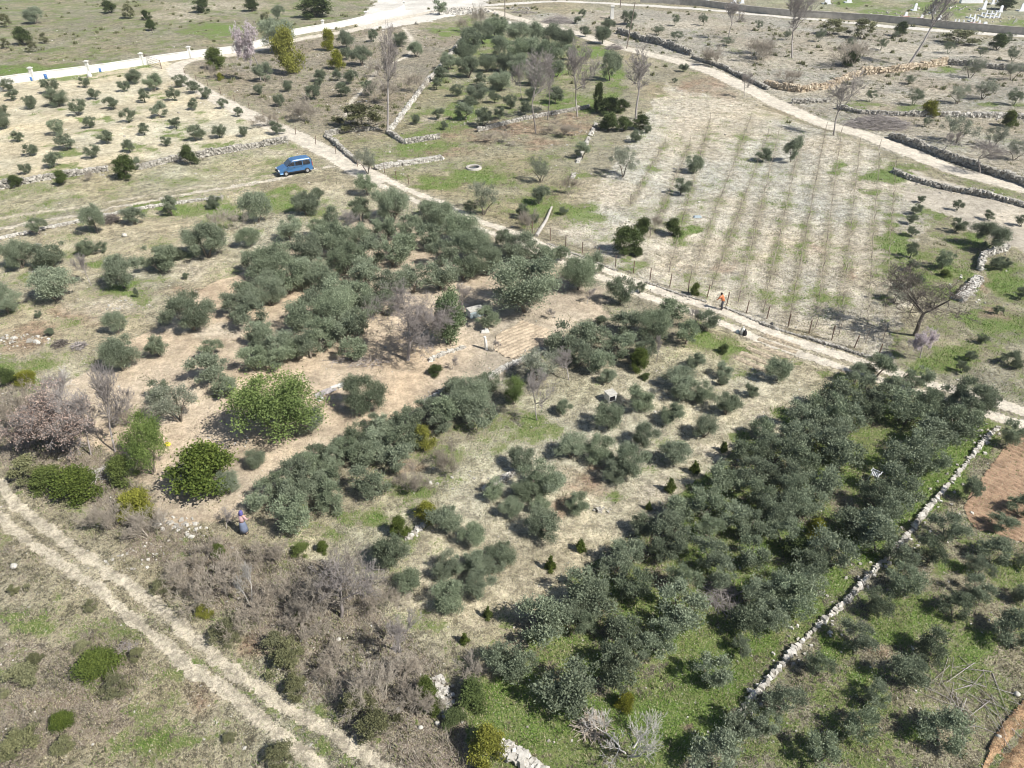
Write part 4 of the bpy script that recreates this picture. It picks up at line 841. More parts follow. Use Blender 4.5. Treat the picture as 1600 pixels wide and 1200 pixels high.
# ---- plants told apart one by one: name, kind, u, v, w, height/width, category, label
ONE = """tree|blossom|400|85|48|1.6|blossom tree|pinkish white blossom tree left of the tall yellow-green tree by the white wall
olive_tree|olive|437|58|50|.9|olive tree|big grey-green olive tree behind the bright yellow-green tree
tree|yellow|448|82|42|1.5|leafy tree|tall bright yellow-green tree below the white wall
bush|yellow|513|63|20|1.5|bush|narrow yellow-green bush beside the lane along the white wall
bush|yellow|527|94|24|1.1|bush|yellow-green bush among small olives in the bracken plot
bush|citrus|336|92|32|.9|bush|round green bush in the bend of the dirt road
bush|yellow|343|120|11|1|bush|tiny yellow-green bush below the road bend
bush|thorn|326|112|22|.9|bush|bare grey bush just below the green bush in the road bend
bush|thorn|587|108|26|.8|bush|bare grey bush in the middle of the bracken plot
bush|scrub|565|184|84|.42|bush|wide grey-green bramble mound left of the ivy-clad bare tree
bush|thorn|480|172|60|.5|bush|brown bramble mound above the dirt road bend
bush|thorn|600|140|50|.7|bush|brown bramble thicket behind the ivy-clad bare tree
bush|thorn|650|130|44|.6|bush|brown bramble thicket against the diagonal stone wall
bush|thorn|415|185|50|.4|bush|low brown bramble above the upper dirt road
bush|scrub|8|33|20|.9|bush|dark green bush at the left edge of the hillside above the white wall
olive_tree|olive|53|25|28|.8|olive tree|dark olive tree high on the hillside above the white wall
bush|dark|35|57|30|.8|bush|dark green thicket on the hillside above the left end of the white wall
bush|scrub|50|73|20|.8|bush|yellowish shrub at the foot of the hillside thicket
bush|scrub|8|68|14|1|bush|low green shrub left of the hillside thicket
bush|scrub|68|60|14|1|bush|small yellow-green shrub right of the hillside thicket
bush|dark|170|11|24|.7|bush|dark bush near the top of the hillside
bush|scrub|199|18|20|1|bush|pale green bush with dark shadow on the hillside
bush|dark|229|24|15|.9|bush|small dark round bush in the hillside middle
bush|dark|235|40|15|1|bush|small dark bush standing lowest in the hillside middle
bush|dark|313|8|26|.8|bush|dark round bush beside the pale hillside path
bush|dark|393|8|22|.8|bush|dark round bush at the upper end of the pale hillside path
bush|dark|492|12|52|.5|bush|wide dark bush behind the white wall near the junction
bush|olive_small|433|20|20|1|bush|grey-green bush left of the wide dark bush behind the wall
bush|scrub|413|30|16|.9|bush|small scrub bush nearest the white wall behind the blossom tree
bush|olive_small|686|12|22|.9|bush|round dark bush standing at the edge of the white junction
bush|thorn|745|28|30|1.1|bush|bare pinkish bush beside the rubble at the junction
bush|thorn|723|40|26|.7|bush|bare grey bush below the rubble heap at the junction
cypress_tree|dark|934|152|17|2.4|tree|narrow dark columnar tree between the two tall bare trees
bush|dark|951|165|34|.7|bush|dark green bush right of the columnar tree
bush|dark|952|191|36|.7|bush|brownish dark bush at the corner of the grassy plot
bush|dark|976|194|26|.8|bush|dark bush between its two neighbours under the forked bare tree
bush|dark|1001|192|26|.8|bush|dark green bush right of the forked bare tree trunk
bush|dark|972|165|24|.7|bush|dark green bush behind the forked bare tree trunk
bush|dark|980|378|46|.85|bush|dark evergreen bush, biggest of the clump at the vineyard edge
bush|dark|1004|354|28|.9|bush|dark evergreen bush in the middle of the vineyard edge clump
bush|thorn|1024|350|28|.8|bush|brown bare bush in the vineyard edge clump
bush|dark|1052|356|30|.85|bush|dark green bush at the right end of the vineyard edge clump
bush|dark|997|394|18|.7|bush|small dark bush in front of the vineyard edge clump
bush|citrus|1087|452|17|1.2|bush|green bush against the wire fence beside the dirt road
bush|dark|1008|588|16|.5|bush|low dark bush in the straw below the upper belt
tree|citrus|1000|562|34|1.05|citrus tree|yellowish citrus tree at the lower edge of the upper belt
bush|dark|1131|545|16|.9|bush|small dark bush left of the raised garden beds
evergreen_tree|evergreen|700|500|58|1.45|leafy tree|tall dark green tree right of the big bare tree
bush|olive_small|762|500|40|.75|bush|dark grey-green leafy clump beside the pale blue box
bush|bare_slim|725|470|34|1.4|bush|grey-green twiggy shrub above the pale blue box
bush|dark|680|578|22|.7|bush|small round bush on bare soil below the big bare tree
tree|fresh|428|637|126|.84|leafy tree|broad bright green leafy tree on the bare soil terrace
tree|fresh|225|700|62|1.7|leafy tree|tall light green leafy tree left of the yellow bag
bush|citrus|188|735|38|1.2|bush|dark green bush between pale trunks and the light green tree
tree|citrus|310|735|92|.84|citrus tree|large glossy citrus tree with orange-red container at its foot
bush|citrus|115|757|66|.7|bush|yellow-green evergreen bush, largest of those above the wheel tracks
bush|citrus|72|748|44|.8|bush|mid green evergreen bush left of the largest one above the tracks
bush|scrub|38|735|50|.8|bush|olive-green shrub at the left end above the wheel tracks
bush|yellow|211|787|56|.65|bush|yellowish round bush below the tall light green tree
bush|dark|10|590|30|1|bush|dark bush at the left edge below the terraces
bush|yellow|40|592|30|.8|bush|bright green bush behind the grey thicket at the left edge
tree|bare_slim|838|150|48|2.4|bare tree|tall bare grey tree, left of the pair below the grassy plot
tree|bare_slim|857|140|40|2.3|bare tree|tall bare grey tree, close behind its left neighbour below the grassy plot
tree|bare_slim|905|130|56|1.8|bare tree|pale trunked bare tree left of the dark columnar tree
tree|bare|998|135|62|1.6|bare tree|forked bare tree with thick dark limbs beside the vineyard field
tree|bare_slim|815|130|24|2|bare tree|slender bare tree among olives at the left of the tall bare pair
tree|bare_slim|1166|134|22|1.6|bare tree|small bare tree beside the upper gravel road
tree|bare_slim|1142|32|32|1.6|bare tree|thin bare tree on the pale terrace near the cemetery road
tree|bare_slim|1248|40|52|1.8|bare tree|tall bare tree below the cemetery wall, left one
tree|bare|1314|165|46|2.0|bare tree|dark bare tree standing on the edge of the gravel road
tree|bare|770|240|0|0|x|x
tree|bare_big|632|515|124|.92|bare tree|great purple-grey bare tree in front of the dense grove
tree|bare_slim|890|575|42|1.1|bare tree|brown twiggy bare tree at the left end of the upper belt
tree|bare_slim|1028|545|22|2.2|bare tree|thin leafless sapling between belt and mulched orchard
tree|olive_open|838|570|60|.9|olive tree|wispy grey-green tree behind the pale bare tree
tree|bare_slim|840|622|46|1.9|bare tree|pale bare tree at the head of the mulched orchard
tree|fresh|803|612|34|1.4|leafy tree|light green tree left of the pale bare tree
bush|bare_slim|772|540|26|.8|bare tree|bare sapling beside the white post
tree|bare_slim|706|568|18|1.2|bare tree|bare sapling below the low stone edging on bare soil
tree|bare_slim|918|465|26|.9|bare tree|bare sapling on bare soil beside the largest round olive
tree|bare_slim|864|490|18|.9|bare tree|bare sapling at the edge of the furrowed plot
tree|bare_slim|1090|500|26|1.4|bare tree|pale bare sapling between belt and road near the person in orange
tree|bare_slim|135|425|28|1.7|bare tree|pinkish bare tree between the round olives of the left terrace
tree|bare_slim|546|352|28|1.6|bare tree|thin bare tree at the top of the dense grove
tree|withered|75|655|130|.85|bare tree|spreading tree with withered pinkish leaves at the left edge
bush|thorn|20|640|80|.9|bush|grey leafless thicket at the left edge below the terraces
bush|bare_pale|80|610|60|.8|bush|pale grey leafless shrub above the withered tree
tree|bare_slim|157|650|70|2.1|bare tree|slender straight bare tree with pale trunk beside the bare soil
tree|bare_slim|122|665|60|2.0|bare tree|leaning bare tree with pale trunk left of the slender straight one
tree|bare_slim|100|620|44|1.8|bare tree|thin bare poles of a young tree above the withered tree
bush|thorn|198|645|56|.6|bush|dark bare shrub lying on bare soil beside the slender tree
bush|bare_slim|197|625|22|1.4|bush|rusty twigs rising behind the dark bare shrub on soil
bush|thorn|540|905|130|.75|bush|huge grey leafless bush at the lower edge of the straw field
tree|bare|525|925|110|1.1|bare tree|grey bare tree rising out of the huge leafless bush
tree|bare_pale|384|920|44|1.7|bare tree|whitish dead tree in the thorn belt below the person with a headscarf
tree|bare_slim|619|990|60|1.6|bare tree|brown bare tree standing above the grey brush mound
bush|thorn|590|1080|100|.7|bush|grey brush mound below the brown bare tree
bush|thorn|650|1110|80|.6|bush|brown dry bush left of the bright green citrus shrub
bush|thorn|705|720|54|.8|bush|bare grey bush below the diagonal belt, right one
bush|thorn|652|748|56|.7|bush|bare brown bush below the diagonal belt, left one
bush|thorn|340|910|110|.55|bush|purple-brown thicket left of the whitish dead tree
bush|thorn|450|930|90|.6|bush|purple-brown thicket right of the whitish dead tree
bush|thorn|310|870|70|.5|bush|brown thicket below the small rubble patch
bush|thorn|165|805|60|.9|bush|bare bush below the yellow-green evergreens above the tracks
bush|thorn|230|825|70|.6|bush|brown thicket below the yellowish round bush
bush|bare_slim|350|815|34|.9|bush|leafless shrub just left of the person with a headscarf
bush|thorn|280|905|70|.6|bush|grey thicket at the left end of the thorn belt above the tracks
bush|thorn|395|960|80|.6|bush|grey thicket right under the whitish dead tree
bush|thorn|500|940|80|.7|bush|grey thicket just left of the tall grey bare tree
bush|thorn|600|940|70|.6|bush|thin grey thicket right of the huge leafless bush
bush|thorn|530|1040|80|.5|bush|brown thicket above the green scrub of the thorn belt
bush|thorn|630|1060|70|.6|bush|brown thicket behind the grey brush mound
bush|thorn|420|860|60|.6|bush|grey bare thicket below the person with a headscarf
bush|thorn|470|985|70|.6|bush|dark thicket under the huge leafless bush
bush|thorn|730|1050|60|.6|bush|brown thicket left of the first big olives of the diagonal grove
tree|dead|985|1152|116|.72|bare tree|pale dead tree with spreading limbs at the bottom edge
tree|bare_dark|1445|480|120|.85|bare tree|large dark bare tree at the corner of the vineyard field
tree|blossom|1446|538|46|1.1|blossom tree|pinkish white blossom tree in front of the large dark bare tree
bush|yellow|660|685|34|1.3|bush|yellow-green bush inside the diagonal belt
bush|yellow|667|800|38|.9|bush|golden green bush at the left of the mulched orchard
bush|citrus|623|824|28|1.35|bush|glossy dark green shrub left of the golden green bush
bush|citrus|665|1078|34|1.5|bush|bright green citrus shrub at the lower thorn belt
bush|citrus|683|1104|26|1|bush|small green shrub just below the bright green citrus shrub
bush|yellow|760|1162|62|1.05|bush|yellowish evergreen bush at the bottom edge
bush|dark|737|1085|54|.7|bush|dull green bush above the yellowish evergreen at the bottom
bush|dark|710|1120|40|.6|bush|dark brushy bush left of the bottom yellowish evergreen
bush|yellow|978|1097|28|1.1|bush|yellow-green shrub among the lower diagonal olives
bush|yellow|1277|828|34|1.1|bush|yellow-green shrub between the two big olive groves
bush|dark|1247|858|42|.8|bush|dark green shrub left of the shrub between the groves
bush|citrus|470|858|24|.8|bush|small dark shrub in the straw left of the huge leafless bush
bush|citrus|503|854|20|.9|bush|small bright shrub in the straw beside the huge leafless bush
bush|citrus|150|1038|58|.6|bush|dense dark green shrub in the lower left scrub
bush|citrus|95|1127|30|.9|bush|light green shrub near the lower left corner
bush|scrub|98|1165|32|.9|bush|dull shrub near the lower left corner
bush|scrub|30|1165|60|.6|bush|spreading scrub at the lower left corner
bush|scrub|215|1022|24|.9|bush|yellow-green shrub right of the dense dark shrub
bush|scrub|20|922|18|1|bush|yellow-green shrub at the left edge of the meadow
bush|scrub|43|918|12|1|bush|tiny yellow-green shrub in the left meadow
bush|scrub|142|946|22|.8|bush|small shrub beside the wheel track in the meadow
bush|scrub|130|1010|30|.6|bush|grey-green shrub above the dense dark shrub
bush|scrub|30|1060|50|.7|bush|dark scrub at the left edge of the lower scrub patch
bush|scrub|55|1035|30|1|bush|dry brownish shrub in the lower left scrub
bush|scrub|180|1070|46|.6|bush|brownish scrub below the dense dark shrub
bush|scrub|358|1155|22|.8|bush|small shrub between wheel tracks and the bottom edge
bush|scrub|440|1180|50|.7|bush|dark green scrub at the bottom edge beside the wheel tracks
bush|scrub|250|915|30|.7|bush|grey shrub on the upper bank of the wheel tracks
bush|yellow|318|955|24|1|bush|yellow-green shrub on the upper bank of the wheel tracks
bush|scrub|355|985|50|.7|bush|green scrub on the bank right of the yellow-green shrub
bush|scrub|450|1030|60|.6|bush|olive scrub in the middle of the lower thorn belt
bush|scrub|465|1075|40|.9|bush|yellowish scrub beside the wheel tracks in the thorn belt
bush|scrub|560|1100|60|.7|bush|green scrub left of the grey brush mound
bush|scrub|585|1135|70|.6|bush|green scrub below the grey brush mound
bush|scrub|430|1005|50|.7|bush|green scrub below the dark thicket
bush|citrus|467|965|24|1.1|bush|bright green sprig under the huge leafless bush
bush|scrub|365|995|26|.7|bush|tiny scrub at the edge of the thorn belt
bush|citrus|340|860|20|1.2|bush|dark green sprig in the thicket below the headscarfed person
bush|dark|24|283|22|.8|bush|dark low bush against the stone wall, leftmost
bush|dark|95|278|22|1|bush|dark cone-shaped bush at the stone wall below the orchard
bush|dark|191|262|34|1|bush|big dark round bush at the stone wall below the orchard
bush|olive_small|211|256|18|1|bush|grey-green bush behind the big dark round bush
bush|dark|294|243|26|1.1|bush|dark brownish bush at the right part of the stone wall
bush|thorn|137|275|18|.8|bush|bare twiggy bush between the dark wall bushes
bush|dark|65,290|0|0|0|x
bush|olive_open|573|252|34|1.2|bush|grey-green shrub at the road side below the van
bush|thorn|350|345|54|.6|bush|grey brushwood dome on the left terrace
bush|thorn|890|292|34|.8|bush|grey bare bush in the meadow beside the pale log
bush|thorn|830|345|40|.7|bush|tangle of bare brush between meadow and road
bush|thorn|620|245|0|0|x
bush|citrus|1016|170|0|0|x
bush|yellow|1455|170|28|.8|bush|yellow-green bush on top of the upper terrace wall
bush|citrus|1578|186|26|.9|bush|green bush on the upper terrace wall near the right edge
bush|citrus|1477|427|18|.6|bush|bright green low bush under the small olive of the eastern verge
bush|olive_open|1400|460|40|.7|bush|thin grey-green shrub above the large dark bare tree
tree|bare_slim|1540|248|50|.9|bare tree|wispy bare fruit tree on the right upper terrace
tree|bare_slim|1475|225|40|.9|bare tree|wispy bare fruit tree right of the stacked grey branches
bush|thorn|1330|85|70|.5|bush|dark bramble bank above the ochre wall
bush|dark|1328|92|30|.7|bush|dark green bush in the bramble bank above the ochre wall
bush|dark|1290,48|0|0|0|x
bush|scrub|1300|42|40|.5|bush|dark shrubs under the cemetery road, left clump
bush|scrub|1350|46|44|.6|bush|dark shrubs under the cemetery road, middle clump
bush|dark|1408|46|22|.9|bush|dark green bush under the cemetery road near the tall leaning tree
bush|scrub|1500|58|60|.3|bush|grey scrub bank under the right part of the cemetery road
bush|dark|1562|66|24|.9|bush|dark green bush under the cemetery road near the right edge
bush|dark|1573|5|30|.6|bush|dark bush among the graves at the right
bush|thorn|1180|78|60|.5|bush|grey bramble heap above the upper gravel road
bush|thorn|1120|88|50|.5|bush|grey-brown bramble beside the dark stone bank
bush|scrub|1108|92|14|.8|bush|small green shrub above the dark stone bank
bush|thorn|1225|120|50|.4|bush|brown bramble behind the ochre wall
bush|thorn|780|215|60|.3|bush|rust-brown bramble bank below the grassy plot, left
bush|thorn|880|200|60|.3|bush|rust-brown bramble bank below the grassy plot, right"""
for line in ONE.split('\n'):
    q = line.split('|')
    if len(q) < 8 or float(q[4] or 0) == 0: continue
    name, kind, u, v, w, ra, cat, lab = q
    if cat == 'bare tree': name = 'bare_tree'
    if cat == 'citrus tree': name = 'citrus_tree'
    if cat == 'blossom tree': name = 'blossom_tree'
    plant(name, kind, float(u), float(v), float(w), lab, cat, float(ra))
# the two leaning ones stand on a foot point of their own
def leaning(u0, v0, u1, v1, w, label, kind='bare', dy=0.0):
    x, y = at(u0, v0); d = depth(x, y); H = (v0 - v1) / FPX * d / math.cos(math.atan2(CAM_H, y)); Wm = w * d / FPX
    o = empty('bare_tree', (x, y, gz(x, y)), 0.4, (Wm, Wm, H))
    o.rotation_euler = (0, math.atan2((u1 - u0) / FPX * d, H) * .9, .0)
    for nm, me in zip(('trunk', 'branches'), KIND[kind][1]): link(nm, me, o)
    return tag(o, label, 'bare tree')
leaning(605, 207, 612, 62, 62, 'tall ivy-grey bare tree at the foot of the diagonal stone wall')
leaning(1418, 104, 1458, -20, 66, 'tall leaning bare tree in front of the cemetery wall')
for (u, v, w, lab) in [(1086,731,15,'highest up on the right of the mulched orchard strip'),(1048,758,17,'with its shadow, right of the red mulch patch'),(1132,698,12,'the one farthest right beside the mulched strip'),(907,852,15,'upper of the pair near the diagonal grove'),(861,880,19,'lower of the pair near the diagonal grove'),(1014,790,10,'a spindly one among white stones'),(763,957,16,'near the bottom of the straw field, right one'),(725,997,15,'near the bottom of the straw field, lowest one')]:
    plant('conifer', 'pine', u, v, w, 'young dark conifer, ' + lab, 'conifer', 1.45, 'young conifers in the straw')
print('plants', len(BUILT), 'olives', sum(1 for b in BUILT if b[2].startswith('olive')))
# ================================================================== WALLS, FENCES, THINGS
_wr = np.random.RandomState(77)
def along(P, step):
    out = []; acc = 0
    for (x0, y0), (x1, y1) in zip(P[:-1], P[1:]):
        L = math.hypot(x1 - x0, y1 - y0); t = acc
        while t < L: out.append((x0 + (x1-x0)*t/L, y0 + (y1-y0)*t/L, math.atan2(y1-y0, x1-x0))); t += step
        acc = t - L
    return out
def stone_wall(P, h, th, mat, label, s=.3, loose=.15, gap=0, name='stone_wall', world=False):
    P = P if world else W2(P); r = _wr; X, Y, Z, S = [], [], [], []; h *= .72; s *= .78; th *= .68
    for (x, y, a) in along(P, s * .8):
        if gap and vn(x, y, .35, 7) < gap: continue
        hh = h * (.7 + .6 * float(vn(x, y, .5, 3)))
        z = 0.0
        while z < hh:
            for k in np.arange(-th / 2, th / 2 + .01, max(s * .75, .05)):
                if r.rand() < .93:
                    X.append(x - math.sin(a) * k + r.normal(0, s * .15)); Y.append(y + math.cos(a) * k + r.normal(0, s * .15)); Z.append(z + s * .3); S.append(s * r.uniform(.8, 1.35))
            z += s * .62
        if r.rand() < loose:
            k = r.normal(0, th + .4); X.append(x - math.sin(a) * k); Y.append(y + math.cos(a) * k); Z.append(.05); S.append(s * r.uniform(.4, .9))
    X, Y, Z, S = map(np.array, (X, Y, Z, S))
    o = rocks(name, X, Y, Z + hgt(X, Y), S, r, M[mat]); return tag(o, label, 'stone wall', kind='thing')
stone_wall([(1152,1112),(1187,1076),(1217,1042),(1242,1012),(1275,980),(1305,955),(1340,920),(1358,897),(1375,882),(1400,855),(1418,835),(1447,797),(1465,777),(1480,757),(1500,735),(1525,702),(1538,686),(1556,668)], .2, .16, 'white_stone', 'long straight line of white boulders between diagonal grove and right hand orchard', .27, .6, .17)
stone_wall([(0,293),(60,282),(110,276),(170,267)], .9, .5, 'grey_stone', 'pale dry stone wall below the orchard, left stretch', .34)
stone_wall([(218,266),(260,254),(320,244),(400,231),(450,223)], 1.0, .5, 'grey_stone', 'pale dry stone wall below the orchard, right stretch by the van', .34)
stone_wall([(0,372),(75,358),(130,349),(220,331),(300,318),(350,310)], .25, .4, 'white_stone', 'low white stone edging below the grassy wheel track', .28, .3, .25)
stone_wall([(510,213),(522,222),(545,245),(562,258)], .6, .5, 'grey_stone', 'short grey stone wall beside the dirt road under the bracken plot', .35)
stone_wall([(510,212),(545,205),(592,200)], .7, .5, 'grey_stone', 'short grey stone wall under the wide bramble mound', .35)
stone_wall([(722,64),(700,90),(668,128),(640,165),(607,206)], .6, .4, 'white_stone', 'diagonal pale stone wall between bracken plot and grassy plot', .4)
stone_wall([(607,207),(632,224),(685,215)], .7, .45, 'grey_stone', 'angled stone wall below the grassy plot, left stretch', .35)
stone_wall([(747,206),(800,193),(850,182),(920,170)], .6, .45, 'grey_stone', 'stone wall below the grassy plot, behind the tall bare pair', .35)
stone_wall([(588,266),(605,262),(640,257),(690,248)], .5, 1.0, 'white_stone', 'tumbled white rubble wall beside the dirt road crossing the meadow', .34, .5)
stone_wall([(932,195),(922,215),(908,243),(895,278)], .35, .4, 'white_stone', 'thin pale stone line between meadow and vineyard field', .32, .2, .2)
stone_wall([(1195,133),(1220,139),(1250,143),(1290,137),(1320,124),(1345,116)], 1.3, .6, 'ochre_stone', 'curved ochre stone wall above the gravel road', .5)
stone_wall([(1345,116),(1400,113),(1440,106),(1478,100)], 1.5, .6, 'ochre_stone', 'ochre stone wall stretch behind the tall leaning tree', .5)
stone_wall([(1478,100),(1520,104),(1600,112),(1700,124)], 1.2, .6, 'grey_stone', 'grey stone wall at the right end of the ochre wall', .45)
stone_wall([(1310,168),(1345,176),(1400,180),(1455,181)], .8, .5, 'grey_stone', 'dark lower terrace wall above the stacked grey branches', .42)
stone_wall([(1455,181),(1500,182),(1600,184),(1700,190)], 1.0, .5, 'white_stone', 'pale terrace wall right of the stacked grey branches', .42)
stone_wall([(1238,160),(1262,160),(1295,158)], .8, .6, 'grey_stone', 'short stone bank beside the dark bare tree by the gravel road', .4)
stone_wall([(966,50),(1000,62),(1040,72),(1080,88)], 1.6, .6, 'grey_stone', 'dark stone bank above the upper gravel road', .5)
stone_wall([(1082,92),(1120,104),(1160,122),(1200,140)], .8, .5, 'grey_stone', 'lower stone bank continuing beside the upper gravel road', .42)
stone_wall([(1392,213),(1430,227),(1480,249),(1520,262),(1600,292),(1700,335)], 1.1, .6, 'grey_stone', 'long shadowed retaining wall beside the gravel road', .42)
stone_wall([(1395,272),(1420,283),(1475,298),(1540,312),(1610,330)], .7, .5, 'grey_stone', 'stone wall between gravel road and eastern verge', .38)
stone_wall([(1572,393),(1552,398),(1535,404),(1531,425)], .8, .5, 'white_stone', 'bright stone wall corner below the round topped olive', .32)
stone_wall([(1528,440),(1515,455),(1497,473)], .6, 1.0, 'white_stone', 'collapsed bright stone wall right of the large dark bare tree', .32, .6)
stone_wall([(600,560),(640,620),(700,590)], .01, .1, 'white_stone', None, 3) if 0 else None
stone_wall([(745,600),(790,572),(820,560),(850,545)], .25, .4, 'white_stone', 'low white stone edging below the furrowed plot', .22, .4, .2)
stone_wall([(660,630),(690,612),(712,600)], .3, .3, 'white_stone', 'short white stone edging at the top of the diagonal belt', .2, .4, .2)
stone_wall([(672,563),(690,553),(712,546),(724,541)], .2, .3, 'white_stone', 'arc of white stones at the foot of the tall dark green tree', .24, .2, .3)
stone_wall([(727,790),(760,765),(800,740),(840,715),(862,695)], .22, .35, 'white_stone', 'broken stone edging along the upper side of the mulched orchard', .2, .6, .42)
stone_wall([(636,845),(655,828),(672,812)], .2, .3, 'white_stone', 'short stone edging below the golden green bush', .2, .4, .2)
stone_wall([(782,1176),(800,1184),(822,1194),(850,1215)], .3, .7, 'white_stone', 'white stones tumbled at the bottom edge', .25, .5)
stone_wall([(683,1062),(690,1080),(702,1098),(690,1125)], .12, .9, 'white_stone', 'scattered white stones beside the bright green citrus shrub', .22, .5, .3)
def heap(cx, cy, rx, ry, hh, n, s, mat, label):
    x0, y0 = at(cx, cy); r = _wr; a = r.uniform(0, 6.28, n); q = np.sqrt(r.rand(n))
    x = x0 + np.cos(a) * q * rx; y = y0 + np.sin(a) * q * ry
    few = n < 60; o = rocks('scattered_stones' if few else 'rubble_heap', x, y, hgt(x, y) + hh * (1 - q) * r.rand(n) + .02, s * (.25 + .9 * r.rand(n) ** 2.5), r, M[mat]); return tag(o, label, 'stones' if few else 'rubble', kind='stuff' if few else 'thing')
heap(722,18,9,6,1.0,420,.6,'white_stone','heap of pale rubble at the junction beside the round bush')
heap(272,818,1.4,.5,.15,46,.22,'white_stone','white rubble patch right of the brown thicket')
heap(300,832,1.2,.5,.12,30,.2,'white_stone','second white rubble patch nearer the person with a headscarf')
heap(210,868,1.6,1.0,.08,50,.14,'white_stone','scattered white stones on the bank above the wheel tracks')
heap(935,795,.8,.35,.2,16,.22,'white_stone','little heap of white stones in the mulched orchard')
heap(20,535,3,1.2,.3,70,.3,'white_stone','pale stone heap at the left edge of the terrace')
heap(705,745,1.5,1.2,.05,26,.15,'white_stone','scattered stones between the two bare bushes')
heap(812,14,4,3,.5,120,.5,'grey_stone','grey stony bank between the two roads at the fork')
heap(354,692,1.8,1.0,.08,40,.13,'white_stone','scattered white stones under the bright green leafy tree')
heap(185,480,1.5,.8,.15,26,.2,'white_stone','small heap of bright stones above the olive of the left terrace')
heap(225,485,1,.5,.15,14,.18,'white_stone','few white stones right of the small bright heap')
heap(1500,14,16,8,.1,58,.8,'white_stone','loose white stones lying in the grass behind the flared graves')
heap(1575,32,8,5,.1,56,.6,'white_stone','loose pale stones at the right end of the cemetery')
heap(1400,22,9,4,.1,50,.6,'white_stone','loose pale stones left of the first red plinth')
heap(1190,700,.1,.1,0,1,.01,'white_stone',None) if 0 else None
for (u, v, s, lab) in [(20,882,.4,'round white boulder beside the left wheel track'),(1586,1089,.3,'round white boulder at the upper end of the brown soil strip'),(1558,1155,.28,'round white boulder on the side of the brown soil strip'),(1118,1152,.3,'white boulder at the lower end of the white boulder line'),(684,1135,.26,'white boulder in the thorn belt, right of a pair'),(658,1141,.24,'white boulder in the thorn belt, left of a pair'),(530,1002,.26,'white boulder under the huge leafless bush'),(196,373,.6,'white boulder in the left terrace below the dark branch pile'),(775,25,1.6,'big white boulder at the road fork, left of a pair'),(795,38,1.4,'big white boulder at the road fork, right of a pair'),(652,40,1.2,'grey boulder below the junction'),(62,387,.6,'white boulder between two round terrace olives')]:
    x, y = at(u, v); r = np.random.RandomState(int(u)); b = MB()
    P = [(math.sin(p) * math.cos(t), math.sin(p) * math.sin(t), math.cos(p)) for p in (.5, 1.1, 1.7, 2.3) for t in [k * math.pi / 4 for k in range(8)]]
    V = [(0, 0, 1)] + P + [(0, 0, -1)]; V = [tuple(c * s * .5 * r.uniform(.8, 1.15) * (1, .85, .75)[i] for i, c in enumerate(q)) for q in V]
    F = [(0, 1 + k, 1 + (k + 1) % 8) for k in range(8)] + [(1+j*8+k, 9+j*8+k, 9+j*8+(k+1) % 8, 1+j*8+(k+1) % 8) for j in range(3) for k in range(8)] + [(33, 25 + (k+1) % 8, 25 + k) for k in range(8)]
    b.add(V, F); o = b.build('boulder', M['limestone'], smooth_sh=True); o.location = (x, y, gz(x, y) + s * .25); tag(o, lab, 'boulder')

# ---- white rendered wall with pillars
def wall_run(name, P, h, th, mat, label, pill=None, cope=None, step=6):
    root = empty(name, (*P[0], 0)); P = [(x - P[0][0], y - P[0][1]) for x, y in P]; ox, oy = root.location[:2]
    m = MB(); c = MB()
    def run(mb, w, z0, z1):
        L = offset(P, w/2); R = offset(P, -w/2); V = []
        for (a, b), (p, q) in zip(zip(L, R), zip(P, P)):
            g = gz(p[0] + ox, p[1] + oy)
            V += [(a[0], a[1], g + z0), (b[0], b[1], g + z0), (b[0], b[1], g + z1), (a[0], a[1], g + z1)]
        F = [(i*4+k, i*4+(k+1) % 4, (i+1)*4+(k+1) % 4, (i+1)*4+k) for i in range(len(P)-1) for k in range(4)]
        F += [(3, 2, 1, 0), ((len(P)-1)*4, (len(P)-1)*4+1, (len(P)-1)*4+2, (len(P)-1)*4+3)]
        mb.add(V, F)
    run(m, th, -.3, h); m.build('wall_panel', M[mat], root)
    if cope: run(c, th + .12, h + .003, h + .10); c.build('coping', M[cope], root)
    if pill:
        for (px, py) in pill:
            x, y = px - ox, py - oy; g = gz(px, py); b = MB()
            b.box((x, y, g + h * .5 + .25), (th + .24, th + .24, h + 1.1)); b.build('pillar', M[mat], root)
            b = MB(); b.box((x, y, g + h + .86), (th + .5, th + .5, .14)); b.box((x, y, g + h + .99), (th + .3, th + .3, .12), taper=.4); b.build('pillar_cap', M[mat], root)
    return tag(root, label, 'wall', kind='thing')
wl = smooth(W2([(-160,156),(-60,142),(50,128),(140,115),(228,101),(300,91),(375,80),(420,68),(465,56),(530,44),(570,35),(615,24),(632,15)]), 3)
wall_run('white_wall', wl, 1.25, .25, 'white', 'long white rendered garden wall with capped pillars climbing to the junction', [at(54,127.5), at(140,115), at(224,101.6), at(298,91.3), at(372,80.4), at(506,48), at(573,34), at(632,15)], 'white')
cw = smooth(W2([(1000,4),(1100,10),(1200,23),(1300,29),(1400,36),(1500,46),(1600,55),(1760,72)]), 3)
wall_run('cemetery_wall', offset(cw, .5), 1.5, .35, 'concrete', 'long grey concrete wall along the edge of the cemetery', None, 'concrete')
# small iron gate by the white wall
r_ = empty('iron_gate', (*at(229, 99), gz(*at(229, 99)))); x1, y1 = at(253, 109); vx, vy = x1 - r_.location.x, y1 - r_.location.y
for t in (0, 1): b = MB(); b.tube([(vx*t, vy*t, -.1), (vx*t, vy*t, 1.7)], .07); b.build('post', M['rust'], r_)
b = MB()
for z in (.25, .7, 1.15, 1.6): b.tube([(0, 0, z), (vx, vy, z)], .03, 4)
for k in range(1, 14): b.tube([(vx*k/14, vy*k/14, .25), (vx*k/14, vy*k/14, 1.6)], .02, 4)
b.build('grille', M['rust'], r_); tag(r_, 'rusty iron gate between the end of the orchard and the white wall', 'gate')

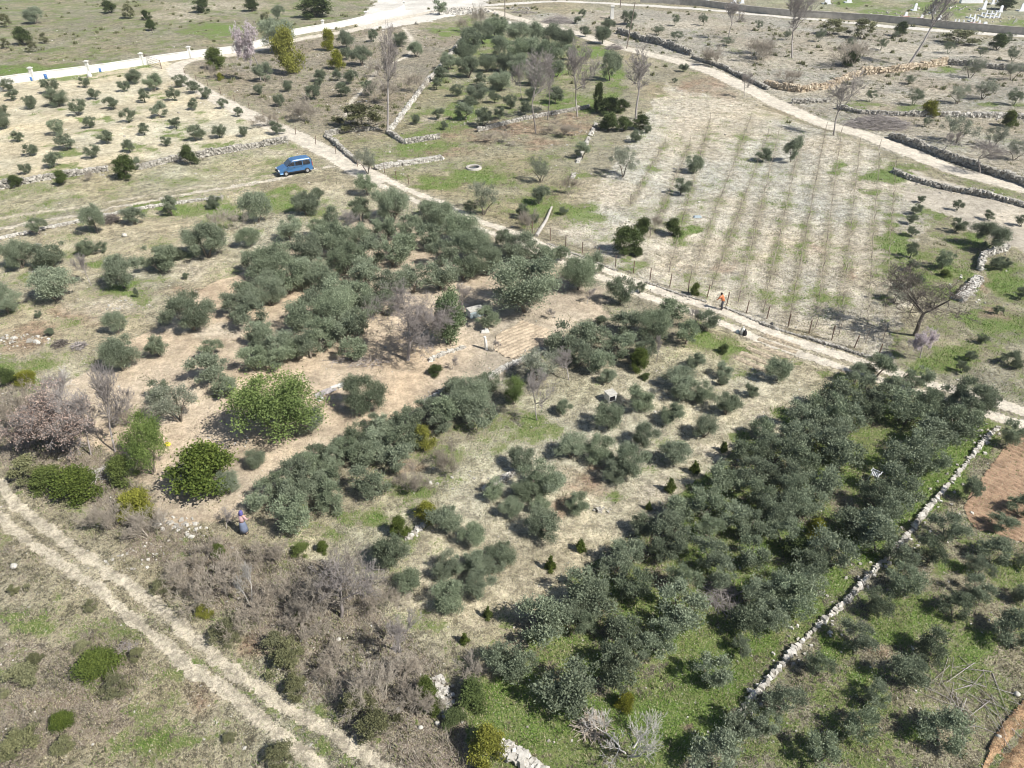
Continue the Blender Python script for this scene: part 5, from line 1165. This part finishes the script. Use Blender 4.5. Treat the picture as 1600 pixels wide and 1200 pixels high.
def fence(P, h, label, sp=None, posts=None, mat='rust', wires=4, world=False):
    P = P if world else W2(P); pts = [(x, y) for x, y, a in along(P, sp)] if sp else P
    root = empty('wire_fence', (pts[0][0], pts[0][1], 0)); ox, oy = pts[0]; r = random.Random(len(pts))
    for (x, y) in pts:
        b = MB(); lx, ly = r.gauss(0, .05), r.gauss(0, .05); g = gz(x, y); b.tube([(x-ox, y-oy, g-.1), (x-ox+lx, y-oy+ly, g+h*r.uniform(.92, 1.08))], .045, 5); b.build('post', M[mat], root)
    w = MB()
    for (x0, y0), (x1, y1) in zip(pts[:-1], pts[1:]):
        for k in range(wires):
            z = h * (.2 + .72 * k / (wires - 1)); w.tube([(x0-ox, y0-oy, gz(x0, y0)+z), ((x0+x1)/2-ox, (y0+y1)/2-oy, gz((x0+x1)/2, (y0+y1)/2)+z-.03), (x1-ox, y1-oy, gz(x1, y1)+z)], .007, 3, False)
    w.build('wires', M['concrete'], root); return tag(root, label, 'fence')
fence([(832,362),(860,373),(884,382),(910,392),(935,402),(962,413),(990,423),(1016,433),(1047,443),(1076,453),(1105,462),(1136,473),(1167,485),(1199,494),(1232,507),(1265,517),(1300,529),(1335,542),(1372,556)], 1.25, 'wire fence on thin rusty posts along the lower edge of the vineyard')
stone_wall([(840,372),(900,394),(960,419),(1020,440),(1080,461),(1136,478),(1200,505),(1265,526),(1330,548),(1385,566)], .12, .25, 'grey_stone', 'thin pale stone kerb at the foot of the vineyard fence', .2, .1, .22)
fence([(290,118),(335,142),(390,170),(450,205),(505,232),(560,262)], 1.1, 'wire fence between the upper dirt road and the walled orchard', 6.0)
fence([(560,258),(600,272),(640,290)], 1.2, 'short wire fence where the road passes the tumbled wall', 2.6)

# ---- vine rows
for i, (a, b_) in enumerate(VR):
    L = math.hypot(b_[0]-a[0], b_[1]-a[1]); r = np.random.RandomState(900 + i); root = empty('vine_row', (*a, 0), 0)
    dx, dy = (b_[0]-a[0])/L, (b_[1]-a[1])/L
    n = int(L / 5.5)
    for k in range(n + 1):
        t = L * k / n; bb = MB(); x, y = a[0]+dx*t, a[1]+dy*t; g = gz(x, y)
        bb.tube([(x-a[0], y-a[1], g-.1), (x-a[0]+r.normal(0,.05), y-a[1]+r.normal(0,.05), g+(1.1 if k in (0, n) else .7))], .025, 5); bb.build('post', M['wood'], root)
    S = []
    for t in np.arange(.6, L, 1.15):
        x, y = dx*t, dy*t; g = gz(a[0]+x, a[1]+y); p = np.array([x, y, g]); q = p + np.array([r.normal(0,.06), r.normal(0,.06), r.uniform(.35, .55)])
        S.append((*p, *q, .03, .022))
        for _ in range(3):
            s = 1 if r.rand() > .5 else -1; d = np.array([dx*s*r.uniform(.2,.8)+r.normal(0,.12), dy*s*r.uniform(.2,.8)+r.normal(0,.12), r.uniform(-.15,.4)]); S.append((*q, *(q+d), .014, .006))
    link('vines', seg_mesh('vines', S, M['purple'], r, 3), root)
    tag(root, f'leafless vine row on stakes, {ORD[i]} from the left of the sloping vineyard', 'vine row', 'vine rows of the vineyard')

# ---- raised beds
for i, (p, q) in enumerate([((1186,526),(1246,548)),((1177,533),(1238,557)),((1168,540),(1226,565)),((1158,548),(1214,572)),((1149,556),(1203,580)),((1196,519),(1252,540))]):
    (x0, y0), (x1, y1) = at(*p), at(*q); L = math.hypot(x1-x0, y1-y0); a = math.atan2(y1-y0, x1-x0); b = MB(); n = int(L/.2); V = []; r = random.Random(i)
    for k in range(n+1):
        t = k/n*L; s = .75 + .25*r.random()
        for w, z in ((-.38, -.04), (-.22, .07*s), (0, .11*s), (.22, .07*s), (.38, -.04)):
            w *= 1 + r.uniform(-.15, .15); x = x0+math.cos(a)*t-math.sin(a)*w; y = y0+math.sin(a)*t+math.cos(a)*w; V.append((x, y, gz(x, y)+z))
    b.add(V, [(k*5+j, (k+1)*5+j, (k+1)*5+j+1, k*5+j+1) for k in range(n) for j in range(4)])
    o = b.build('garden_bed', M['bed']); tag(o, 'low raised garden bed of bare earth, ' + ['second','third','fourth','fifth','lowest','topmost'][i] + ' of six below the dirt road', 'garden bed', 'raised garden beds')
# ---- orange soil bank and dug trench at the lower right
def ridge(P, hw, hh, mat, name, label, cat, kind=None):
    P = smooth(W2(P), 8); V = []; r = np.random.RandomState(3); prof = [(-1, -.1), (-.7, .35), (-.35, .85), (0, 1), (.35, .8), (.7, .4), (1, -.1)]
    for i, (x, y) in enumerate(P):
        x0, y0 = P[max(i-1, 0)]; x1, y1 = P[min(i+1, len(P)-1)]; L = math.hypot(x1-x0, y1-y0)+1e-9; nx, ny = -(y1-y0)/L, (x1-x0)/L
        for w, z in prof:
            w = w*hw*(1+r.uniform(-.12,.12)); V.append((x+nx*w, y+ny*w, gz(x, y)+hh*z*r.uniform(.5, 1.4)))
    m = len(prof); b = MB(); b.add(V, [(i*m+j, i*m+j+1, (i+1)*m+j+1, (i+1)*m+j) for i in range(len(P)-1) for j in range(m-1)])
    o = b.build(name, M[mat], smooth_sh=True); return tag(o, label, cat, kind=kind)

# ---- branch piles
def branch_pile(u, v, w, d, h, n, label, mat='greybark', ln=1.6, flat=False, name='branch_pile'):
    x0, y0 = at(u, v); Wm = w * depth(x0, y0) / FPX / 2; r = np.random.RandomState(int(u + v)); S = []
    for i in range(n):
        a = r.uniform(0, 6.28); q = math.sqrt(r.rand()); cx, cy = math.cos(a)*q*Wm, math.sin(a)*q*d; z = h*(1-q*q)*r.rand()+.05
        t = r.uniform(0, 6.28); l = ln*r.uniform(.4, 1)/2; e = r.uniform(-.2, .25)*(.3 if flat else 1); ra = r.uniform(.012, .04) * (.6 if flat else 1)
        dx, dy = math.cos(t)*l, math.sin(t)*l; g = gz(x0+cx, y0+cy)
        S.append((cx-dx, cy-dy, g+max(.03, z-e*l), cx+dx, cy+dy, g+z+e*l, ra, ra*.4))
    o = link(name, seg_mesh(name, S, M[mat], r, 4)); o.location = (x0, y0, 0); return tag(o, label, 'branch pile')
branch_pile(1372,194,98,3.0,1.4,900,'long heap of stacked grey branches beside the gravel road','greybark',2.4)
branch_pile(872,34,50,2.5,1.6,500,'heap of cut grey branches between the two upper roads','greybark',2.4)
branch_pile(960,76,26,1.5,1.2,250,'small grey woodpile at the corner of the gravel road','greybark',1.6)
branch_pile(174,350,22,.8,.7,220,'dark pile of twigs beside a tall terrace olive','darkbark',1.2)
branch_pile(1518,1092,130,1.6,.12,44,'spread of cut olive branches above the brown soil strip','greybark',2.2,True)
branch_pile(1130,935,52,1.0,.35,180,'bare cut branches lying between the olives of the diagonal grove','greybark',1.5,True)
branch_pile(94,541,20,.5,.4,90,'small dark twig pile on the left terrace','darkbark',.8)
branch_pile(123,545,22,.5,.4,90,'small grey twig pile on the left terrace','greybark',.8)
branch_pile(560,565,90,.8,.15,120,'dry fallen branches under the great bare tree','greybark',1.6,True)
branch_pile(200,1008,26,.4,.2,26,'pale dead branches lying in the lower left scrub','greybark',1.0,True)
branch_pile(925,1140,46,.6,.2,120,'brown brushwood heap left of the pale dead tree','purple',1.0)
branch_pile(155,740,40,.6,.3,50,'pale cut logs between the trunks of the slender bare trees','palebark',1.6,True)
branch_pile(818,20,40,1.5,.8,160,'grey brushwood on the stony bank at the fork','greybark',1.8)
# pale log in the meadow, felled trunk
b = MB(); (xa, ya), (xb, yb) = at(862, 322), at(838, 368); b.tube([(xa, ya, gz(xa, ya)+.15), ((xa+xb)/2+.2, (ya+yb)/2, gz(xa, ya)+.25), (xb, yb, gz(xb, yb)+.12)], [.12, .16, .2], 7); b.build('log', M['palebark'] if 0 else M['concrete'])
tag(bpy.data.objects['log'], 'pale fallen log pointing from the meadow to the dirt road', 'log')

# ---- poles
def pole(u, v, vt, label, r=.11, arm=False, mat='wood', lean=0):
    x, y = at(u, v); d = depth(x, y); H = (v - vt) / FPX * d / math.cos(math.atan2(CAM_H, y)); root = empty('utility_pole', (x, y, gz(x, y)))
    b = MB(); b.tube([(0, 0, -.2), (lean*.5, 0, H*.5), (lean, 0, H)], [r, r*.85, r*.65], 8); b.build('pole', M[mat], root)
    if arm: b = MB(); b.box((lean, 0, H-.4), (1.4, .1, .1)); b.build('crossarm', M[mat], root)
    return tag(root, label, 'pole')
pole(979, 76, 12, 'tall thin wooden pole at the bend of the gravel road', .12, True, lean=1.0)
pole(969, 12, -40, 'dark wooden pole standing beside the cemetery road', .14)
pole(789, 31, -60, 'dark wooden pole at the road fork', .12)
b = MB(); x, y = at(956, 29); b.box((0, 0, 1.4), (.9, .9, 2.9), taper=.8); b.box((0, 0, 2.95), (1.0, 1.0, .18)); o = b.build('stone_pillar', M['white']); o.location = (x, y, gz(x, y)); tag(o, 'pale square pillar standing on the terrace below the cemetery road', 'pillar')
# round well
x, y = at(740, 261); root = empty('well', (x, y, gz(x, y))); b = MB(); n = 20
b.lathe([(1.05, -.1), (1.0, .18), (.95, .22), (.74, .22), (.70, .18), (.70, -.1)], (0, 0, 0), n); b.F = b.F[:-2]; b.build('ring', M['concrete'], root)
b = MB(); b.lathe([(.72, .02), (.72, .05)], (0, 0, 0), n); b.build('dark_disc', M['carglass'], root); tag(root, 'round concrete well ring in the grassy meadow', 'well')  # flat dark disc for the dark inside of the ring
# blue drums and white sacks along the white wall
def drum(u, v, h, lab, mat='blue'):
    h *= .72
    x, y = at(u, v); root = empty('drum', (x, y, gz(x, y))); b = MB(); b.lathe([(.30*h, 0), (.33*h, .04*h), (.33*h, .32*h), (.35*h, .34*h), (.33*h, .36*h), (.33*h, .64*h), (.35*h, .66*h), (.33*h, .68*h), (.33*h, .96*h), (.30*h, h)]); b.build('body', M[mat], root, smooth_sh=True)
    b = MB(); b.lathe([(.34*h, h*.985), (.34*h, h*1.04), (.08*h, h*1.06)]); b.build('lid', M[mat], root); return tag(root, lab, 'drum', 'blue plastic drums by the white wall')
for u, v, h, lab in [(50,128,.9,'blue plastic drum leftmost below the white wall'),(73,125,1.1,'wide blue plastic drum under the first pillar of the white wall'),(126,116,1.0,'blue drum below the second pillar, left of a close pair'),(134.5,114.5,1.1,'blue drum below the second pillar, right of a close pair'),(157,112.5,.9,'blue plastic drum on its own right of the second pillar')]: drum(u, v, h, lab)
def sack(u, v, w, h, mat, lab, name='sack', cat='sack', tone=0):
    x, y = at(u, v); r = np.random.RandomState(int(u*3)); V = []; n = 10; pr = [(.8, 0), (1, .2), (.95, .55), (.7, .85), (.3, 1.0), (.22, 1.12), (.34, 1.2)]
    for q, z in pr:
        for k in range(n):
            t = 6.283*k/n; s = 1+r.uniform(-.12, .12); V.append((math.cos(t)*q*w/2*s, math.sin(t)*q*w/2*s*.8, z*h))
    b = MB(); b.add(V, [(i*n+k, i*n+(k+1) % n, (i+1)*n+(k+1) % n, (i+1)*n+k) for i in range(len(pr)-1) for k in range(n)] + [tuple(range(n))[::-1], tuple(range(6*n, 7*n))])
    o = b.build(name, M[mat], smooth_sh=True); o.location = (x, y, gz(x, y)); return tag(o, lab, cat)
sack(141, 122, .9, .9, 'white', 'white sack in the orchard below the second wall pillar'); sack(3, 145, .9, .8, 'white', 'white sack at the left edge of the walled orchard')
sack(1160, 519, .42, .62, 'white', 'white sack standing on the grass beside the dirt road'); sack(1164, 521, .34, .5, 'black', 'dark bag leaning against the white sack beside the road', 'bag', 'bag')
sack(1153, 517, .4, .25, 'paleblue', 'flattened pale sack lying left of the white roadside sack'); sack(1206, 505, .35, .3, 'black', 'small black bag lying on the verge of the dirt road', 'bag', 'bag')
sack(305, 772, .30, .16, 'red_plastic', 'orange-red plastic container under the large citrus tree', 'container', 'container')
sack(262, 695, .42, .20, 'yellow_plastic', 'bright yellow bag on the bare soil', 'bag', 'bag')
# white post
x, y = at(760, 545); b = MB(); b.tube([(0, 0, -.1), (0, 0, .6), (-.04, 0, 1.05)], [.13, .12, .09], 8); b.lathe([(.1, 1.05), (.13, 1.1), (.1, 1.18)], (-.04, 0, 0), 8); o = b.build('post', M['white']); o.name = 'marker_post'; o.location = (x, y, gz(x, y)); o.rotation_euler = (0, -.06, 0); tag(o, 'stout white post standing on bare soil with a sharp shadow', 'post')
# pale blue box with lid
x, y = at(743, 492); root = empty('storage_box', (x, y, gz(x, y)), .5); b = MB(); b.box((0, 0, .3), (1.3, .8, .6), taper=1.08); b.build('box', M['paleblue'], root, .03)
b = MB(); b.box((0, 0, .66), (1.35, .88, .08)); b.build('lid', M['limestone'], root, .03); tag(root, 'pale blue box with white lid left of the dark grey-green clump', 'box')
x, y = at(758, 519); b = MB(); b.box((0, 0, .1), (.7, .35, .2), taper=.8); b.box((.1, .05, .25), (.35, .3, .14), taper=.7); o = b.build('broken_slab', M['white'], bevel=.02); o.location = (x, y, gz(x, y)); tag(o, 'white broken slab lying in front of the dark grey-green clump', 'slab')
# white metal stove-like cabinet under the olives
x, y = at(953, 627); root = empty('cabinet', (x, y, gz(x, y)), .45)
b = MB(); b.box((0, 0, .42), (.62, .62, .55)); b.build('body', M['white'], root, .015)
b = MB(); b.box((0, 0, .72), (.70, .70, .045)); b.build('top', M['limestone'], root, .01)
for i in (-1, 1):
    for j in (-1, 1): b = MB(); b.box((i*.27, j*.27, .07), (.05, .05, .14)); b.build('leg', M['concrete'], root)
b = MB(); b.box((-.05, -.318, .40), (.44, .02, .36)); b.build('dark_interior_panel', M['carglass'], root)  # flat dark panel, its colour stands in for the box's dark interior
tag(root, 'white boxy cabinet with dark front under the mulched orchard trees', 'cabinet')
# white plastic garden chair
x, y = at(1364, 751); root = empty('garden_chair', (x, y, gz(x, y)), 2.4)
b = MB(); b.box((0, 0, .42), (.46, .44, .035)); b.build('seat', M['marble'], root, .01)
for i in (-1, 1):
    for j in (-1, 1): b = MB(); b.tube([(i*.24, j*.23, 0), (i*.2, j*.19, .42)], .022, 6); b.build('leg', M['marble'], root)
    b = MB(); b.tube([(i*.25, -.22, .42), (i*.27, -.2, .64), (i*.26, .2, .66)], .022, 6); b.build('armrest', M['marble'], root)
b = MB()
for k in range(5): b.box(((k-2)*.09, .25, .66), (.055, .025, .44))
b.box((0, .25, .90), (.46, .03, .06)); b.build('backrest', M['marble'], root); tag(root, 'white plastic garden chair hidden among the big olives', 'chair')
# white slabs beside the ragged olive
for (u, v, L, w, rz, lab) in [(528,604,1.1,.22,.62,'white plank beside the ragged olive, upper of the close pair'),(538,604,.9,.2,.62,'white plank beside the ragged olive, lower of the close pair'),(501,626,.5,.34,.75,'short white slab at the near end of the grey sheet')]:
    x, y = at(u, v); b = MB(); b.box((0, 0, .09), (L, w, .14), taper=.96); o = b.build('plank', M['white'], bevel=.015); o.location = (x, y, gz(x, y)); o.rotation_euler = (0, 0, rz); tag(o, lab, 'plank')
x, y = at(509, 615); V = []; r = random.Random(2)
for i in range(9):
    for j in range(4): V.append((i*.2-.8+r.uniform(-.03,.03), j*.2-.3+r.uniform(-.03,.03), .06+r.uniform(0, .09)))
V2 = [(a, b_, -.02) for a, b_, c in V]; b = MB(); b.add(V, [(i*4+j, (i+1)*4+j, (i+1)*4+j+1, i*4+j+1) for i in range(8) for j in range(3)])
b.add(V2, [(i*4+j+1, (i+1)*4+j+1, (i+1)*4+j, i*4+j) for i in range(8) for j in range(3)])
o = b.build('sheet_of_plastic', M['tarp']); o.name = 'tarpaulin'; o.location = (x, y, gz(x, y)); o.rotation_euler = (0, 0, .7); tag(o, 'grey crumpled sheet on the soil between leafy tree and white planks', 'tarpaulin')
b = MB(); x, y = at(1090, 339); b.box((0, 0, .1), (.9, .5, .15), taper=.7); o = b.build('plastic_scrap', M['paleblue']); o.location = (x, y, gz(x, y)); tag(o, 'pale blue scrap lying in the left part of the vineyard', 'scrap')

# ---- graves
def grave(u, v, w, h, lab, plinth=None, flare=True, cat='gravestone'):
    x, y = at(u, v); s = depth(x, y) / FPX; Wm, Hm = w * s, h * s; root = empty('gravestone', (x, y, gz(x, y)), .1); z = 0
    if plinth: b = MB(); b.box((0, .3, Hm*.2), (Wm*1.35, 1.3, Hm*.4)); b.build('plinth', M['brickred'], root); z = Hm*.4
    b = MB(); t = .22 if flare else .3; H = Hm - z; r = Wm/2
    prof = [(-r*.95, 0), (r*.95, 0), (r*.62, H*.18), (r*.50, H*.5), (r*.52, H*.8), (r*.30, H*.95), (0, H), (-r*.30, H*.95), (-r*.52, H*.8), (-r*.50, H*.5), (-r*.62, H*.18)] if flare else [(-r, 0), (r, 0), (r, H*.8), (r*.6, H), (-r*.6, H), (-r, H*.8)]
    n = len(prof); b.add([(px, -t/2, z+pz) for px, pz in prof] + [(px, t/2, z+pz) for px, pz in prof], [tuple(range(n)), tuple(range(2*n-1, n-1, -1))] + [(k, k+n, (k+1) % n+n, (k+1) % n) for k in range(n)])
    b.build('headstone', M['marble'], root)
    if not plinth: b = MB(); b.box((0, .75, .12), (Wm*.7, 1.4, .24)); b.build('slab', M['marble'], root)
    tag(root, lab, cat, 'graves in the cemetery')
G = [(1292,7,17,10,0,'widest flared gravestone left of the bare tree in the cemetery'),(1326,5,14,8,0,'flared gravestone in the open grass, second from the left'),
(1414,29,8,10,1,'white gravestone on a red plinth, leftmost behind the wall'),(1429,17,9,11,0,'pale bluish gravestone behind the leftmost red plinth'),(1439,31,7,8,1,'white gravestone on red plinth, second along the wall'),(1458,21,10,12,0,'tall gravestone seen past the leaning bare tree'),(1467,33,9,9,0,'squat gravestone against the wall right of the leaning tree'),
(1492,35,4,6,0,'small stone, left of three in a row at the wall'),(1497.5,35,4,6,0,'small stone, middle of three in a row at the wall'),(1505,36,4,6,0,'small stone, right of three in a row at the wall'),(1515,28,4,6,0,'lone small stone behind the three at the wall'),
(1522,29,5,7,0,'small stone, upper of the cluster behind the red plinth'),(1517.5,33,4,6,0,'small stone, left of the cluster behind the red plinth'),(1527,32,4,6,0,'small stone, right of the cluster behind the red plinth'),(1521,38,5,8,1,'small stone on the long red plinth, left one'),(1529,39,5,8,1,'small stone on the long red plinth, right one'),
(1533,26,4,6,0,'first small stone from the left in the double line'),(1538.5,28,4,6,0,'second small stone from the left in the double line'),(1541,23,4,6,0,'small stone at the back of the double line, left one'),(1546,29,4,6,0,'third small front stone in the double line'),(1548.5,24,4,6,0,'small stone at the back of the double line, middle'),(1552.5,29,4,6,0,'fourth small front stone in the double line'),(1555.5,24.5,4,6,0,'small stone at the back of the double line, right one'),(1560,29,5,7,0,'last stone at the right end of the double line'),
(1538,41,6,7,2,'square white block at the wall right of the red plinths'),(1537,14,10,13,0,'large flared gravestone behind the double line'),(1563,19,9,10,0,'leaning white gravestone right of the large flared one'),(1596,17,11,12,0,'big white gravestone near the right edge'),(1533,4,8,8,0,'white gravestone behind the large flared one'),(1551,6,7,8,0,'gravestone at the back, left of a pair'),(1558,6,6,8,0,'gravestone at the back, right of a pair'),
(1096,2,10,5,0,'white gravestone beside the far road, left of the first pair'),(1105.5,2,9,5,0,'white gravestone beside the far road, right of the first pair'),(1147.5,4,10,6,0,'white gravestone beside the far road, left of the second pair'),(1160,4,9,6,0,'white gravestone beside the far road, right of the second pair')]
for u, v, w, h, k, lab in G: grave(u, v, w, h, lab, k == 1, k != 2)
b = MB(); x, y = at(1515, 4); b.box((0, 0, .6), (5.6, 1.2, 1.2)); b.box((0, 0, 1.3), (5.9, 1.5, .16)); o = b.build('tomb', M['marble']); o.location = (x, y, gz(x, y)); tag(o, 'long low white tomb at the top of the cemetery', 'tomb', 'graves in the cemetery')

# ---- blue high-roofed passenger van
def van():
    (xr, yr), (xf, yf) = at(481, 267), at(441, 274); root = empty('van', (*at(461.5, 272), 0), math.atan2(yf-yr, xf-xr) - .02)
    root.location.z = gz(*at(461, 270)) + .02
    L, Wd = 4.2, 1.72                                    # x forward
    secs = [(-2.08,.42,.95,.80,.80),(-2.0,.32,1.02,.84,.84)]
    prof = [(2.10,.38),(2.12,.62),(2.02,.80),(1.25,1.02),(.98,1.06),(.35,1.66),(.05,1.76),(-1.2,1.80),(-1.85,1.74),(-2.02,1.60),(-2.10,1.05),(-2.12,.55),(-2.05,.32),(1.95,.30)]
    def hw(z): return .85 if z < 1.02 else .85 - (z-1.02)*.20
    V = []; n = len(prof)
    for s in (-1, 1):
        for x, z in prof: V.append((x, s*(hw(z) - (.12 if x > 2.0 or x < -2.09 else 0)), z))
    b = MB(); b.add(V, [tuple(range(n)), tuple(range(2*n-1, n-1, -1))] + [(k, k+n, (k+1) % n+n, (k+1) % n) for k in range(n)])
    b.build('body', M['carblue'], root, .05)
    def panel(name, pts, mat, off=.012):                 # thin pane following the body side
        for s in (-1, 1):
            V = [(x, s*(hw(z)+off), z) for x, z in pts] + [(x, s*(hw(z)-.02), z) for x, z in pts]; m = len(pts); b = MB()
            b.add(V, [tuple(range(m)), tuple(range(2*m-1, m-1, -1))] + [(k, (k+1) % m, (k+1) % m+m, k+m) for k in range(m)]); b.build(name, M[mat], root)
    panel('side_window', [(.98,1.12),(.10,1.12),(.02,1.55),(.42,1.55)], 'carglass'); panel('side_window', [(0,1.12),(-.85,1.12),(-.85,1.56),(-.06,1.56)], 'carglass'); panel('side_window', [(-.98,1.12),(-1.85,1.12),(-1.78,1.55),(-.98,1.56)], 'carglass')
    panel('roof_rail', [(.30,1.66),(-1.80,1.66),(-1.80,1.71),(.22,1.71)], 'marble', .02); panel('sill', [(1.1,.34),(-1.1,.34),(-1.1,.46),(1.1,.46)], 'black', .02)
    b = MB(); b.add([(.94,-.76,1.13),(.94,.76,1.13),(.42,.67,1.62),(.42,-.67,1.62)] + [(.90,-.76,1.09),(.90,.76,1.09),(.38,.67,1.58),(.38,-.67,1.58)], [(0,1,2,3),(7,6,5,4),(0,4,5,1),(1,5,6,2),(2,6,7,3),(3,7,4,0)])
    for k in range(4): b.V[k] = (b.V[k][0]+.035, b.V[k][1], b.V[k][2]+.035)
    b.build('windscreen', M['carglass'], root)
    b = MB(); b.box((-2.09, 0, 1.33), (.05, 1.25, .42)); b.build('rear_window', M['carglass'], root)
    b = MB(); b.box((2.08, 0, .44), (.18, 1.62, .22)); b.build('front_bumper', M['black'], root, .03); b = MB(); b.box((-2.1, 0, .44), (.16, 1.62, .22)); b.build('rear_bumper', M['black'], root, .03)
    b = MB(); b.box((2.10, 0, .66), (.06, .8, .14)); b.build('grille', M['black'], root)
    for s in (-1, 1):
        b = MB(); b.box((2.06, s*.60, .73), (.12, .32, .17)); b.build('headlight', M['lamp'], root, .02)
        b = MB(); b.box((-2.08, s*.72, 1.05), (.08, .14, .5)); b.build('tail_light', M['redlamp'], root, .02)
        b = MB(); b.box((.88, s*.95, 1.12), (.10, .18, .15)); b.build('mirror', M['carblue'], root, .03)
        for x in (1.28, -1.35):
            b = MB(); b.lathe([(.20, -.11), (.30, -.10), (.325, -.05), (.325, .05), (.30, .10), (.20, .11)], (0, 0, 0), 18, 'y'); w = b.build('wheel', M['black'], root, smooth_sh=True); w.location = (x, s*.78, .32)
            b = MB(); b.lathe([(.19, -.12), (.17, .12)], (0, 0, 0), 12, 'y'); b.build('rim', M['chrome'], w)
        for x in (.15, -.78): b = MB(); b.box((x, s*.865, .98), (.16, .025, .03)); b.build('door_handle', M['black'], root)
    b = MB(); b.box((2.18, 0, .44), (.02, .5, .11)); b.build('number_plate', M['white'], root)
    for s in (-1, 1): b = MB(); b.box((1.55, s*.55, .935), (.5, .02, .012)); b.build('bonnet_seam', M['carblue'], root)
    tag(root, 'blue high-roofed passenger van parked at the grassy track by the stone wall', 'van')
van()

# ---- people
def person(u, v, H, face, clothes, label, pose='stand'):
    x, y = at(u, v); root = empty('person', (x, y, gz(x, y)), face, (H/1.75,)*3)
    J = []; E = []; R = []
    def j(p, r, par=None):
        J.append(p); R.append(r)
        if par is not None: E.append((par, len(J)-1))
        return len(J)-1
    lean = .10 if pose == 'stand' else .25
    pel = j((0, 0, .95), .125); sp = j((lean*.3, 0, 1.15), .115, pel); ch = j((lean*.7, 0, 1.36), .125, sp); nk = j((lean+.01, 0, 1.50), .05, ch); hd = j((lean+.03, 0, 1.60), .082, nk); tp = j((lean+.03, 0, 1.69), .07, hd)
    nose = j((lean+.115, 0, 1.60), .014, hd)
    for s in (-1, 1):
        h = j((0, s*.09, .90), .09, pel); k = j((.03, s*.11, .50), .062, h); an = j((-.02, s*.11, .09), .042, k); j((.13, s*.125, .035), .035, an)
        sh = j((lean*.85, s*.18, 1.42), .06, ch)
        el = j((lean+.05, s*.27, 1.16), .042, sh) if pose == 'stand' else j((lean+.12, s*.26, 1.20), .042, sh)
        wr = j((lean+.25, s*.20, 1.04), .027, el); pm = j((lean+.31, s*.18, 1.02), .028, wr)
        for q in range(4): f1 = j((lean+.35, s*(.15+q*.02), 1.01-.004*q), .010, pm); j((lean+.38, s*(.15+q*.02)-.0*q, .975), .009, f1)
        th = j((lean+.31, s*.14, 1.0), .011, pm); j((lean+.34, s*.13, .98), .009, th)
    me = bpy.data.meshes.new('body'); me.from_pydata(J, E, []); me.materials.append(M['skin']); o = link('body', me, root)
    m = o.modifiers.new('skin', 'SKIN')
    for i, d in enumerate(me.skin_vertices[0].data): d.radius = (R[i], R[i]); d.use_root = (i == 0)
    s2 = o.modifiers.new('smooth', 'SUBSURF'); s2.levels = 1; s2.render_levels = 1
    def cloth(name, segs, mat):
        b = MB()
        for P, Rr in segs: b.tube(P, Rr, 12)
        return b.build(name, mat, root, smooth_sh=True)
    clothes(cloth, lean)
    return tag(root, label, 'person')
def c_mat(n, c): return plain(n, c, .85, .1, 12)
def woman(cloth, l):
    cloth('skirt', [([(0,0,.22),(0,0,.5),(0,0,.8),(0,0,1.02)], [.25,.23,.19,.15])], c_mat('grey_blue_cloth', (.16, .19, .27)))
    cloth('blouse', [([(0,0,.98),(l*.3,0,1.15),(l*.7,0,1.36),(l,0,1.47)], [.165,.15,.165,.08])] + [([(l*.85,s*.17,1.42),(l+.05,s*.27,1.16),(l+.22,s*.21,1.06)], [.075,.06,.045]) for s in (-1, 1)], c_mat('pink_cloth', (.50, .33, .33)))
    cloth('headscarf', [([(l-.02,0,1.44),(l-.01,0,1.54),(l,0,1.64),(l+.0,0,1.72),(l,0,1.755)], [.13,.112,.115,.09,.03])], c_mat('violet_scarf', (.11, .10, .30)))
    cloth('shoe', [([(-.07,.12,.03),(.05,.12,.04),(.16,.13,.03)], [.045,.05,.035])], M['black']); cloth('shoe', [([(-.07,-.12,.03),(.05,-.12,.04),(.16,-.13,.03)], [.045,.05,.035])], M['black'])
def worker(cloth, l):
    dk = c_mat('dark_grey_cloth', (.07, .07, .08))
    cloth('trousers', [([(0,s*.03,1.0),(0,s*.09,.88),(.03,s*.11,.5),(-.02,s*.11,.10)], [.13,.11,.085,.07]) for s in (-1, 1)], dk)
    cloth('jacket', [([(0,0,.95),(l*.3,0,1.15),(l*.7,0,1.36),(l,0,1.49)], [.17,.16,.18,.08])] + [([(l*.85,s*.17,1.42),(l+.12,s*.27,1.20),(l+.22,s*.21,1.06)], [.078,.062,.048]) for s in (-1, 1)], c_mat('orange_cloth', (.60, .20, .08)))
    cloth('hair', [([(l-.02,0,1.55),(l+.0,0,1.63),(l+.01,0,1.71),(l+.01,0,1.74)], [.085,.098,.085,.03])], c_mat('dark_hair', (.02, .015, .012)))
    cloth('shoe', [([(-.07,.12,.03),(.05,.12,.04),(.16,.13,.03)], [.045,.05,.035])], M['black']); cloth('shoe', [([(-.07,-.12,.03),(.05,-.12,.04),(.16,-.13,.03)], [.045,.05,.035])], M['black'])
person(383, 833, 1.68, 1.0, woman, 'person with a violet headscarf, pink top and long grey-blue skirt standing in the straw')
person(1128, 481, 1.6, 2.6, worker, 'person in an orange top and dark trousers standing by the wire fence', 'reach')
SC.view_layers[0].update()
# ---- thin air
hz_, n_, b_ = nmat('haze'); n_.nodes.remove(b_)
pv = n_.nodes.new('ShaderNodeVolumePrincipled'); pv.inputs['Density'].default_value = 0.00022; pv.inputs['Color'].default_value = (.86, .90, .96, 1); pv.inputs['Anisotropy'].default_value = 0.2
n_.links.new(pv.outputs[0], n_.nodes['Material Output'].inputs['Volume'])
hb = MB(); hb.box((0, 1400, 15.5), (3400, 3300, 36)); tag(hb.build('haze', hz_), kind='stuff')
